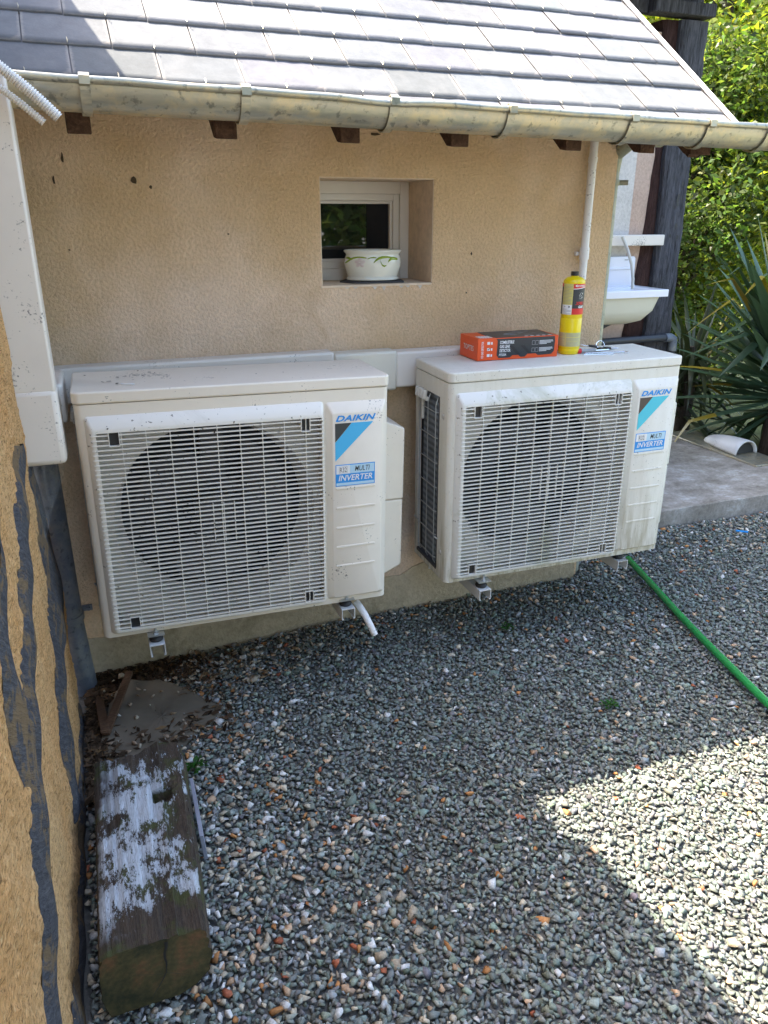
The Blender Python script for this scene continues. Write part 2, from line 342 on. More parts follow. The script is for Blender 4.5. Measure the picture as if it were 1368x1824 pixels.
def thing(name,label,cat,loc=(0,0,0),rot=(0,0,0),group=None):
    o=bpy.data.objects.new(name,None); o.empty_display_size=.1; COL.objects.link(o); o.location=loc; o.rotation_euler=rot
    return tag(o,label,cat,group)
def tag(o,label=None,cat=None,group=None,kind=None):
    if label: o['label']=label
    if cat: o['category']=cat
    if group: o['group']=group
    if kind: o['kind']=kind
    return o
def npmesh(name,V,F,mat,tint=None,parent=None,extra=None):
    """V (n,3), F (m,k) equal-size faces, tint (m,3) per face"""
    me=bpy.data.meshes.new(name); V=np.asarray(V,np.float32); F=np.asarray(F,np.int32); m,k=F.shape
    me.vertices.add(len(V)); me.vertices.foreach_set('co',V.ravel())
    me.loops.add(m*k); me.loops.foreach_set('vertex_index',F.ravel())
    me.polygons.add(m); me.polygons.foreach_set('loop_start',np.arange(0,m*k,k,dtype=np.int32))
    me.update(calc_edges=True)
    if tint is not None:
        a=me.attributes.new('tint','FLOAT_COLOR','FACE'); t=np.ones((m,4),np.float32); t[:,:3]=tint; a.data.foreach_set('color',t.ravel())
    if extra is not None:
        a=me.attributes.new('edge','FLOAT','POINT'); a.data.foreach_set('value',np.asarray(extra,np.float32))
    me.materials.append(M[mat]); o=bpy.data.objects.new(name,me); COL.objects.link(o)
    if parent: o.parent=parent
    return o
_tc={}
def text2d(s,bold=0,shear=0,space=1.0):
    key=(s,bold,shear,space)
    if key in _tc: return _tc[key]
    c=bpy.data.curves.new('t','FONT'); c.body=s; c.size=1; c.offset=bold; c.shear=shear; c.space_character=space; c.resolution_u=3
    o=bpy.data.objects.new('t',c); COL.objects.link(o); bpy.context.view_layer.update()
    me=bpy.data.meshes.new_from_object(o.evaluated_get(bpy.context.evaluated_depsgraph_get()))
    v=np.array([list(p.co)[:2] for p in me.vertices]); f=[tuple(p.vertices) for p in me.polygons]
    bpy.data.objects.remove(o); bpy.data.curves.remove(c); bpy.data.meshes.remove(me)
    v-=v.min(0); v/=v.max(0); _tc[key]=(v,f); return _tc[key]
def text(mb,s,x0,x1,z0,z1,fn,mi=0,bold=.02,shear=0,space=1.0):
    v,f=text2d(s,bold,shear,space)
    mb.add([fn(x0+(x1-x0)*p[0],z0+(z1-z0)*p[1]) for p in v],f,mi)

# ------------------------------------------------------------------ ground
def gz(x,y):
    x=np.asarray(x,float); y=np.asarray(y,float)
    d=np.clip((.9-x)/.9,0,1)*np.clip((y+.62)/.55,0,1)
    return -.062*d+.006*np.sin(x*5.1+1)*np.sin(y*4.3)
# base sheet to the horizon with a fine patch in the middle
xs=np.concatenate([[-200,-40,-10,-4],np.arange(-1,5.01,.12),[7,12,40,200]]); ys=np.concatenate([[-200,-40,-10,-5],np.arange(-3.4,2.6,.12),[4,8,40,200]])
X,Y=np.meshgrid(xs,ys); Z=gz(X,Y)-.015
V=np.stack([X.ravel(),Y.ravel(),Z.ravel()],1); nx=len(xs); ny=len(ys)
F=np.array([(j*nx+i,j*nx+i+1,(j+1)*nx+i+1,(j+1)*nx+i) for j in range(ny-1) for i in range(nx-1)])
g=npmesh('ground',V,F,'soil'); tag(g,kind='structure')
b=MB(); b.box(-12,14,-16,-3.05,-.012,.004); tag(b.build('gravel_yard','yard'),kind='structure')
b=MB(); b.prism([(3.95,2.2),(4.75,-3.0),(40,-3.0),(40,40),(3.95,40)],lambda x,y:(x,y,-.016),lambda x,y:(x,y,.004)); tag(b.build('lawn','lawn'),kind='structure')

# gravel stones ------------------------------------------------------
def stone_variants(n,npts=9):
    out=[]
    for k in range(n):
        bm=bmesh.new(); rs=np.random.default_rng(100+k)
        for i in range(npts):
            p=rs.normal(size=3); p/=np.linalg.norm(p); p*=rs.uniform(.8,1.05); bm.verts.new(p*np.array([1,.82,.50]))
        r=bmesh.ops.convex_hull(bm,input=bm.verts); 
        bmesh.ops.delete(bm,geom=[q for q in bm.verts if not q.link_faces],context='VERTS')
        bmesh.ops.triangulate(bm,faces=bm.faces); bm.verts.index_update()
        out.append((np.array([list(q.co) for q in bm.verts]),np.array([[q.index for q in f.verts] for f in bm.faces]))); bm.free()
    return out
VAR=stone_variants(36)
def rotm(yaw,tx,ty):
    cz,sz=np.cos(yaw),np.sin(yaw); ca,sa=np.cos(tx),np.sin(tx); cb,sb=np.cos(ty),np.sin(ty); o=np.zeros_like(cz); i=o+1
    Rz=np.stack([cz,-sz,o,sz,cz,o,o,o,i],-1).reshape(-1,3,3); Rx=np.stack([i,o,o,o,ca,-sa,o,sa,ca],-1).reshape(-1,3,3); Ry=np.stack([cb,o,sb,o,i,o,-sb,o,cb],-1).reshape(-1,3,3)
    return Rz@Rx@Ry
def scatter(name,P,size,tint,tilt=.5):
    n=len(P); Vs=[];Fs=[];Ts=[];o=0
    which=rng.integers(0,len(VAR),n); RM=rotm(rng.uniform(0,2*PI,n),rng.normal(0,tilt,n),rng.normal(0,tilt,n))
    sc=size[:,None]*rng.uniform(.8,1.2,(n,3))
    for k,(v,f) in enumerate(VAR):
        idx=np.where(which==k)[0]
        if not len(idx): continue
        w=np.einsum('nij,nvj->nvi',RM[idx],v[None]*sc[idx][:,None,:])+P[idx][:,None,:]
        Vs.append(w.reshape(-1,3)); Fs.append((f[None]+(np.arange(len(idx))*len(v))[:,None,None]+o).reshape(-1,3)); o+=len(idx)*len(v)
        Ts.append(np.repeat(tint[idx],len(f),0))
    return npmesh(name,np.concatenate(Vs),np.concatenate(Fs),'gravel',np.concatenate(Ts))
def stone_tints(n,P,pale):
    v=rng.normal(0,1,n)
    base=np.array([.184,.200,.178])*np.exp(.2*v)[:,None]*(1+rng.normal(0,.05,(n,3)))
    cols=np.array([[.46,.40,.30],[.56,.55,.52],[.42,.20,.08],[.50,.34,.22],[.36,.30,.22],[.33,.11,.06],[.30,.31,.31]])
    pick=rng.choice(7,n,p=[.27,.18,.06,.13,.14,.03,.19]); sel=rng.random(n)<pale
    base[sel]=cols[pick[sel]]*np.exp(.15*rng.normal(size=(sel.sum(),1)))
    return np.clip(base,.03,.75)
def gravel_points(step,x0,x1,y0,y1,jit=.5):
    a=np.arange(x0,x1,step); c=np.arange(y0,y1,step); X,Y=np.meshgrid(a,c); X=X.ravel()+rng.uniform(-jit,jit,X.size)*step; Y=Y.ravel()+rng.uniform(-jit,jit,Y.size)*step
    k=(X>.015)&((X<2.02)&(Y<-.012)|(X>=2.02)&(Y<.30))
    return X[k],Y[k]
Xa,Ya=gravel_points(.0106,0,4.7,-2.95,.32); n=len(Xa)
corner=Xa<.45-np.where(Ya>-.4,1.0,2.4)*np.abs(Ya+.40); keep=~(corner|((Xa<.30)&(Ya>-.6)&(rng.random(n)<.6))); Xa,Ya=Xa[keep],Ya[keep]; n=len(Xa)
dens=np.sin(Xa*3.1+Ya*2.2)*np.sin(Xa*1.7-Ya*4.1)
pale=.036+.045*np.clip(dens,0,1)+.26*np.clip((.85-Xa)/.6,0,1)+.07*(Ya>-.15)+.05*np.clip((Ya+1.9)*-3,0,1)
lay=rng.random(n); zz=gz(Xa,Ya)-.014+.012*lay
size=.0098*np.exp(rng.normal(0,.24,n)); big=rng.random(n)<.03; size[big]*=1.45
tint=stone_tints(n,None,pale); psel=tint.max(1)>.3; size[psel]*=1.15; zz[psel]+=.003
gr=scatter('gravel',np.stack([Xa,Ya,zz],1),size,tint,.30); tag(gr,'blue grey crushed stone gravel with scattered cream and orange pebbles','gravel',kind='stuff')
# ------------------------------------------------------------------ the small house
house=thing('house','low house with ochre rendered wall under a grey slate roof','house',(0,0,0))
WX0,WX1,WZ0,WZ1,WD=.914,1.308,1.235,1.566,.22
XR=2.022
b=MB()  # front wall around the window opening, thickness .35
T=.35
def wtop(y): return 1.735+(y+.3)*.7265-.05
for (x0,x1,z0,z1) in ((-.6,WX0,.0,1.9),(WX1,XR,.0,1.9),(WX0,WX1,.0,WZ0),(WX0,WX1,WZ1,1.9)):
    b.box(x0,x1,0,T,z0,z1)
b.box(XR-.3,XR,T,4.2,0,1.9)
# gable triangle
b.prism([(0.35,1.9),(4.2,1.9),(4.2,4.62),(.35,1.93)],lambda y,z:(XR-.3,y,z),lambda y,z:(XR,y,z))
wall=b.build('wall','render',house)
b=MB(); e=.0
# smooth plaster reveals, 3 mm inside the opening
b.box(WX0,WX0+.003,.002,WD,WZ0+.003,WZ1-.003); b.box(WX1-.003,WX1,.002,WD,WZ0+.003,WZ1-.003); b.box(WX0,WX1,.002,WD,WZ1-.003,WZ1)
b.box(WX0-.004,WX1-.004,-.004,WD,WZ0-.004,WZ0+.003)
b.build('window_reveal','reveal',wall,bevel=.0008)
b=MB(); rs=random.Random(15)
for k in range(9):
    cx_=.99+k*.033+rs.uniform(-.01,.01); hh=rs.uniform(.004,.014)
    if k in (2,5): continue
    b=MB(); b.prism([(cx_-.012,WZ0-.002),(cx_+.012,WZ0-.002),(cx_+.008,WZ0-.006),(cx_+.002,WZ0-.004-hh),(cx_-.004,WZ0-.007)],lambda x,z:(x,-.0015,z),lambda x,z:(x,.001,z)); b.build('lime_run','limewash',wall)
# irregular plinth
rs=random.Random(3); pts=[(-.5,-.2)]+[(x/20-.5,.105+.02*math.sin(x*.9)+rs.uniform(-.012,.012)+(.05 if x/20-.5>.95 else 0)) for x in range(0,51)]+[(2.02,-.2)]
b=MB(); b.prism(pts,lambda x,z:(x,-.006,z),lambda x,z:(x,.01,z)); b.build('plinth','plinth',wall)
b=MB(); rs=random.Random(5)
for (cx,cz,w_,h_) in ((.175,1.60,.004,.016),(.145,1.545,.004,.015),(.36,1.545,.010,.012),(.405,1.53,.006,.006),(1.455,1.33,.004,.006),(1.10,1.69,.02,.006),(.62,1.40,.004,.003),(1.44,1.20,.003,.003),(.16,1.36,.003,.003)):
    p=[(cx+w_*math.cos(a)*rs.uniform(.5,1.1),cz+h_*math.sin(a)*rs.uniform(.5,1.1)) for a in [k*PI/4 for k in range(8)]]
    b=MB(); b.prism(p,lambda x,z:(x,-.002,z),lambda x,z:(x,.001,z)); b.build('stain','stain',wall)
# window
win=MB(); fw=.035
def ringframe(b,x0,x1,z0,z1,wl,wr,wb,wt,y0,y1,mi=0):
    b.box(x0,x0+wl,y0,y1,z0,z1,mi); b.box(x1-wr,x1,y0,y1,z0,z1,mi); b.box(x0+wl,x1-wr,y0,y1,z0,z0+wb,mi); b.box(x0+wl,x1-wr,y0,y1,z1-wt,z1,mi)
ringframe(win,WX0+.003,WX1-.003,WZ0+.003,WZ1-.003,.034,.034,.040,.040,WD-.012,WD+.05)
window=win.build('window','pvc',house,bevel=.002)
b=MB(); x0,x1,z0,z1=WX0+.037,WX1-.037,WZ0+.043,WZ1-.043
ringframe(b,x0,x1,z0,z1,.022,.022,.022,.022,WD+.000,WD+.045); ringframe(b,x0+.022,x1-.022,z0+.022,z1-.022,.010,.010,.010,.010,WD+.008,WD+.04)
b.build('sash','pvc',window,bevel=.0015)
b=MB(); b.box(x0+.030,x1-.030,WD+.022,WD+.028,z0+.030,z1-.030); b.build('pane','glass',window)
b=MB(); b.box(x1-.115,x1-.034,WD+.0185,WD+.0215,z0+.032,z1-.032); b.box(x0+.033,x1-.115,WD+.0185,WD+.0215,z0+.032,z0+.062); b.build('unlit_pane_strip','darkin',window)  # dark strips before the pane stand for its unlit part without reflection
b=MB(); b.box(WX0+.05,WX0+.09,WD-.0145,WD-.012,WZ0+.012,WZ0+.022); b.box(WX0+.02,WX0+.035,WD-.0145,WD-.012,WZ0+.022,WZ0+.034); b.build('drain_cap','pvc',window,bevel=.001)
b=MB(); b.box(-.6,XR-.3,3.0,3.1,0,4); b.build('back_wall','render',house)
# roof ---------------------------------------------------------------
A=R(36); ca,sa=math.cos(A),math.sin(A); VX=2.228
def rp(x,s,h): # roof plane point, s up the slope from y=-.3,z=1.735, h above plane
    return (x,-.3+s*ca-h*sa,1.735+s*sa+h*ca)
b=MB(); v=[rp(-.6,-.03,-.030),rp(VX-.012,-.03,-.030),rp(VX-.012,4.2,-.030),rp(-.6,4.2,-.030),rp(-.6,-.03,-.012),rp(VX-.012,-.03,-.012),rp(VX-.012,4.2,-.012),rp(-.6,4.2,-.012)]
b.add(v,[(0,3,2,1),(4,5,6,7),(0,1,5,4),(1,2,6,5),(2,3,7,6),(3,0,4,7)]); roof=b.build('roof','brownwood',house)
SV=[];SF=[];ST=[];SE=[];o=0; W=.2113; EX=.1525
rs=np.random.default_rng(11)
for c in range(-1,26):
    s0=.044+EX*c if c>=0 else -.046; L=.30
    odd=(c%2!=0); xr=VX-.004
    edges=[xr]; x=(VX-.100) if not odd else VX-.206
    while x>-.7: edges.append(x); x-=W
    for i in range(len(edges)-1):
        xb,xa=edges[i],edges[i+1]; gap=.0016
        j=rs.normal(0,.0012,2); h0=.0052+rs.normal(0,.0008); h1=-.005
        xa2,xb2=xa+gap,xb-gap; nu,nv=8,10
        tn=np.array([.146,.152,.160])*math.exp(rs.normal(0,.08))*(1+rs.normal(0,.012,3))
        if rs.random()<.18: tn=tn*np.array([1.10,1.08,1.06])
        for k in range(nv+1):
            for u in range(nu+1):
                x=xa2+(xb2-xa2)*u/nu; s=s0+j[0]+(L)*(k/nv)**1; t=k/nv
                if k==0: s+=rs.normal(0,.0007)
                h=h0+(h1-h0)*t+(rs.normal(0,.0003) if k>0 else 0)
                SV.append(rp(x,s,h))
                d=min(x-xa2,xb2-x,(s-s0)); SE.append(max(0,1-d/.022))
        for k in range(nv):
            for u in range(nu):
                a=o+k*(nu+1)+u; SF.append((a,a+1,a+nu+2,a+nu+1)); ST.append(tn)
        o+=(nu+1)*(nv+1)
        # lower edge thickness
        for u in range(nu+1):
            p=SV[o-(nu+1)*(nv+1)+u]; SV.append((p[0],p[1]+.006*sa,p[2]-.006*ca)); SE.append(0)
        for u in range(nu):
            a=o-(nu+1)*(nv+1)+u; SF.append((a+1,a,o+u,o+u+1)); ST.append(tn*.9)
        o+=nu+1
sl_=npmesh('slates',SV,SF,'slate',np.array(ST),roof,SE)
b=MB(); rs=random.Random(8)
for c in range(0,26):
    s0=.044+EX*c; odd=(c%2!=0); x=(VX-.206) if odd else VX-.100
    x+=-W/2 if False else 0
    # a small wire hook in the middle of every slate's lower edge
    xx=(VX-.100-W/2) if not odd else (VX-.206-W/2)
    while xx>-.4:
        b.tube([rp(xx,s0+.018,.009),rp(xx,s0-.003,.010),rp(xx+.001,s0-.006,.015),rp(xx-.001,s0+.006,.018)],.0008,5); xx-=W
b.build('slate_hook','zinc',roof); tag(bpy.data.objects['slate_hook'],kind='stuff')
b=MB()
pr=[(VX-.006,.011),(VX+.012,.013),(VX+.012,-.05),(VX+.009,-.05),(VX+.009,.009),(VX-.006,.008)]
b.prism(pr,lambda x,h:rp(x,-.04,h),lambda x,h:rp(x,4.2,h)); b.build('verge_trim','white',roof)
b=MB(); b.prism([(VX-.035,-.031),(VX+.008,-.031),(VX+.008,-.16),(VX-.035,-.16)],lambda x,h:rp(x,.06,h),lambda x,h:rp(x,4.2,h)); b.build('verge_rafter','brownwood',roof)
for k,x in enumerate((.225,.590,.935,1.275,1.668,1.948,2.165)):
    b=MB(); hw=.029 if k<6 else .042
    ya=-.250
    def zt(y): return 1.735+(y+.3)*.7265-.04
    pts=[(ya,zt(ya)),(1.0,zt(1.0)),(1.0,zt(1.0)-.110),(ya+.035,zt(ya+.035)-.110),(ya,zt(ya)-.090)]
    b.prism(pts,lambda y,z:(x-hw,y,z),lambda y,z:(x+hw,y,z)); b.build('rafter','brownwood',house,bevel=.003)
# gutter --------------------------------------------------------------
def gc(x): return 1.744-.0125*x
b=MB(); xsg=[-.12+i*.03 for i in range(0,98)]; prof=[]; r=.061; yc=-.336
na=18
def dent(x): # rim pushed down where it meets the bent hook
    return .006*math.exp(-((x-.97)/.10)**2)
vv=[];ff=[]
for i,x in enumerate(xsg):
    z=gc(x)
    for k in range(na+1):
        a=PI+PI*k/na # from front rim round the bottom to the back
        dz=-dent(x)*max(0,1-k/5); rr=r*(1+.006*math.sin(x*9+k*.4))
        vv.append((x,yc+rr*math.cos(a),z+rr*math.sin(a)+dz))
m=na+1
for i in range(len(xsg)-1):
    for k in range(na): ff.append((i*m+k,i*m+k+1,(i+1)*m+k+1,(i+1)*m+k))
b.add(vv,ff)
gut=b.build('gutter','zinc',house,smooth=True); so_=gut.modifiers.new('s','SOLIDIFY'); so_.thickness=.0015
b=MB(); b.tube([(x,yc-r-.004,gc(x)-dent(x)+.001+.0008*math.sin(x*23)) for x in xsg],.0088,12); b.build('gutter_bead','zinc',gut,smooth=True)
b=MB(); b.prism([(yc+r*math.cos(PI+PI*k/12),r*math.sin(PI+PI*k/12)) for k in range(13)],lambda y,z:(xsg[-1],y,gc(2.8)+z),lambda y,z:(xsg[-1]+.002,y,gc(2.8)+z)); b.build('gutter_end','zinc',gut)
for x in (.247,.617,1.007,1.358,1.768,2.057,2.30,2.62):
    b=MB(); z=gc(x); hw=.0115; path=[]
    for k in range(0,25):
        a=PI*.93+PI*1.0*k/24; path.append((yc+(r+.004)*math.cos(a),z+(r+.004)*math.sin(a)))
    path=[(yc-r+.006,z+.010),(yc-r-.004,z+.0125),(yc-r-.0145,z+.006),(yc-r-.0145,z-.008)]+path[3:]
    vo=[];f=[]
    for (y,zz_) in path: vo+=[(x-hw,y,zz_),(x+hw,y,zz_)]
    f=[(2*i,2*i+1,2*i+3,2*i+2) for i in range(len(path)-1)]
    b.add(vo,f); oo=b.build('gutter_hook','zinc' if x<2 else 'zinc',gut); q=oo.modifiers.new('s','SOLIDIFY'); q.thickness=.003; q.offset=1
# pipes on the house
b=MB(); b.tube([(1.896,-.030,1.72),(1.896,-.030,1.235)],.0145,16); b.tube([(1.896,-.030,1.345),(1.896,-.030,1.305)],.0175,16); b.tube([(1.896,-.030,1.642),(1.896,-.030,1.625)],.0165,16)
b.box(1.872,1.920,-.016,-.002,1.318,1.330); b.build('overflow_pipe','white',house,smooth=True)
b=MB(); b.tube([(2.036,.045,1.66),(2.036,.045,.0)],.026,20); b.tube([(2.036,.045,1.60),(2.036,.03,1.66),(2.036,-.06,1.70),(2.036,-.2,1.69)],.026,16); b.tube([(2.037,.045,1.575),(2.037,.045,1.555)],.030,20); b.tube([(2.06,.03,1.565),(2.085,.01,1.565)],.009,8)
b.build('downpipe','zincstrip',house,smooth=True)
b=MB(); b.tube([(-.005,-.065,1.6),(-.005,-.065,.225)],.047,24); b.tube([(-.005,-.065,.235),(-.005,-.065,.215)],.052,24); b.tube([(-.001,-.066,.22),(0.012,-.07,-.06)],.042,24)
b.box(.03,.072,-.02,-.012,.213,.232)
b.tube([(.06,-.03,.222),(.06,-.012,.222)],.006,8); b.build('corner_downpipe','zincpipe',house,smooth=True)

# ------------------------------------------------------------------ left half-timbered house
lh=thing('timbered_house','half timbered cob wall with dark laths along the left edge','house',(0,-2,0))
L0=(0,2,0)
def wx(y,z): # wall surface
    return .004*math.sin(z*9+1)*math.sin(y*6)+.003*math.sin(z*23+y*31)-(.018*max(0,min(1,(z-.45)/.4)) if y>-.6 else 0)*max(0,min(1,(y+.6)/.4))
vv=[];ff=[];ysw=[-.2-i*.012 for i in range(0,180)]+[-2.6,-3.4,-4.6]; zsw=[-.1+i*.015 for i in range(0,84)]+[1.4,1.8,2.3,2.7]
rs=np.random.default_rng(4); nzz=rs.normal(0,.0015,(len(ysw),len(zsw)))
for i,y in enumerate(ysw):
    for j,z in enumerate(zsw): vv.append((wx(y,z)+nzz[i,j],y+2,z))
nn=len(zsw)
for i in range(len(ysw)-1):
    for j in range(nn-1): ff.append((i*nn+j,i*nn+j+1,(i+1)*nn+j+1,(i+1)*nn+j))
# end face and back
k0=len(vv)
for j,z in enumerate(zsw): vv.append((-.35,ysw[0]+2,z))
for j in range(nn-1): ff.append((j+1,j,k0+j,k0+j+1))
b=MB(); b.add(vv,ff); cobw=b.build('cob_wall','cob',lh,smooth=False)
b=MB(); b.box(-.5,-.35,-2.6,1.8,-.1,2.7); b.build('inner_wall','cob',lh)
b=MB(); b.prism([(-.02,2.585),(-.02,2.60),(-2.4,4.2),(-2.4,4.1),(-.2,2.60)],lambda x,z:(x,-6,z),lambda x,z:(x,2.9,z)); b.build('roof','slatetile',lh)
def strip(name,left,right,proud=.005,mat='sidewood',n=40):
    # band between two y,z polylines on the wall face
    def res(P):
        P=[Vector(p) for p in P]; L=[0]
        for a,c in zip(P,P[1:]): L.append(L[-1]+(c-a).length)
        out=[]
        for k in range(n+1):
            t=L[-1]*k/n; i=max(j for j in range(len(L)) if L[j]<=t+1e-9); i=min(i,len(P)-2); u=(t-L[i])/max(1e-9,L[i+1]-L[i]); out.append(P[i].lerp(P[i+1],min(u,1)))
        return out
    a,c=res(left),res(right)
    for _ in range(3):
        for L_ in (a,c):
            for k in range(1,n): L_[k]=(L_[k-1]+L_[k]*2+L_[k+1])/4
    rr=random.Random(len(name)+n); vv=[];ff=[]; m=6
    for k in range(n+1):
        ja=rr.uniform(-.003,.003); jb=rr.uniform(-.003,.003)
        for q in range(m+1):
            p=a[k].lerp(c[k],q/m); y=p[0]+(ja if q==0 else jb if q==m else 0); z=p[1]+(ja if q==0 else jb if q==m else 0)
            pr_=proud*(1 if 0<q<m else -.8)+rr.uniform(-.0008,.0008)
            vv.append((wx(y,z)+pr_+.0035,y+2,z))
    for k in range(n):
        for q in range(m): s_=k*(m+1)+q; ff.append((s_,s_+1,s_+m+2,s_+m+1))
    b=MB(); b.add(vv,ff); o=b.build(name,mat,lh,smooth=True); return o
strip('timber',[(-.72,.985),(-.87,.928),(-.99,.856),(-1.108,.758),(-1.183,.709),(-1.268,.658),(-1.426,.58),(-1.506,.491),(-1.552,.388),(-1.66,.37)],
      [(-.56,.95),(-.698,.883),(-.883,.778),(-.984,.692),(-1.101,.626),(-1.161,.584),(-1.289,.496),(-1.415,.375),(-1.482,.329),(-1.58,.27)])
strip('timber',[(-1.12,1.0),(-1.195,.93),(-1.251,.844),(-1.274,.804),(-1.265,.745),(-1.244,.685)],[(-1.36,.92),(-1.387,.84),(-1.399,.78),(-1.411,.737),(-1.433,.682),(-1.40,.60)],.004,n=24)
strip('timber',[(-.40,.86),(-.492,.799),(-.575,.709),(-.581,.588),(-.662,.503),(-.694,.393),(-.845,.348),(-.888,.284),(-.891,.172),(-.925,.118)],
      [(-.205,.86),(-.205,.75),(-.205,.6),(-.205,.45),(-.26,.33),(-.504,.31),(-.586,.273),(-.65,.211),(-.711,.131),(-.836,.091)],.004)
strip('timber',[(-.22,-.01),(-.45,.0),(-.69,.041),(-.90,.075),(-.93,.02),(-1.047,.07),(-1.133,.03),(-1.274,.046),(-1.363,.113),(-1.60,.112)],
      [(-.22,-.09),(-.5,-.09),(-1.0,-.09),(-1.6,-.09)],.004)
# ------------------------------------------------------------------ refrigerant duct on the left wall
d=thing('pipe_duct','speckled white plastic duct coming down beside the left cooling unit','duct',(.035,-.30,.86))
def ductbox(name,x0,x1,y0,y1,z0,z1,mat='duct',bev=.012,par=None): 
    b=MB(); b.box(x0-.035,x1-.035,y0+.30,y1+.30,z0-.86,z1-.86); return b.build(name,mat,par or d,bevel=bev,seg=3)
ductbox('riser',-.022,.085,-.415,-.31,1.035,1.75,bev=.007)
ductbox('elbow',-.026,.0875,-.419,-.30,.845,1.045,bev=.016)
ductbox('elbow_arm',.010,.098,-.302,-.071,.925,1.034,bev=.010)
tr=thing('pipe_trunking','long white plastic trunking fixed along the rendered wall','duct',(.6,0,.9))
def tb(name,x0,x1,y0,z0,z1,mat,bev=.009):
    b=MB(); b.box(x0-.6,x1-.6,y0,-.001,z0-.9,z1-.9); return b.build(name,mat,tr,bevel=bev,seg=3)
tb('trunking_length',.0,.93,-.070,.925,1.034,'duct'); tb('joint_sleeve',.928,1.152,-.074,.890,1.026,'ductwarm',.01); tb('trunking_length',1.15,1.62,-.070,.897,1.020,'duct')
# cobweb hung under the duct
rs=random.Random(2); b=MB(); vv=[];ff=[]
P0=[Vector((.078,-.40,.848)),Vector((.070,-.36,.80)),Vector((.03,-.40,.72)),Vector((.008,-.45,.66)),Vector((.004,-.50,.62))]
P1=[Vector((-.015,-.40,.848)),Vector((-.006,-.42,.80)),Vector((.0,-.46,.73)),Vector((.002,-.49,.66)),Vector((.004,-.51,.62))]
for a,c in zip(P0,P1):
    for q in range(7): vv.append(tuple(a.lerp(c,q/6)+Vector((0,.012*math.sin(q*PI/6),0))))
for k in range(4):
    for q in range(6): s_=k*7+q; ff.append((s_,s_+1,s_+8,s_+7))
b.add(vv,ff); tag(b.build('cobweb','web',smooth=True),'grey cobweb hanging under the end of the white duct','cobweb')
# ribbed conduits at the upper left
def conduit(P,r,label):
    b=MB(); P=[Vector(p) for p in P]; path=[];rad=[]
    # quadratic curve
    n=int((P[-1]-P[0]).length/.0018)
    for i in range(n+1):
        t=i/n; p=(1-t)**2*P[0]+2*t*(1-t)*P[1]+t*t*P[2]; path.append(p); rad.append(r*(1 if i%3 else .78))
    b.tube(path,rad,14,cap=True); o=b.build('ribbed_conduit','white',smooth=True); tag(o,label,'conduit','ribbed conduits hanging over the gutter')
conduit([(-.12,-.46,1.86),(.04,-.47,1.80),(.182,-.46,1.655)],.0125,'thicker upper grey white ribbed conduit end crossing the gutter')
conduit([(-.12,-.44,1.80),(.02,-.455,1.765),(.150,-.45,1.645)],.0085,'thinner lower ribbed conduit end crossing the gutter')

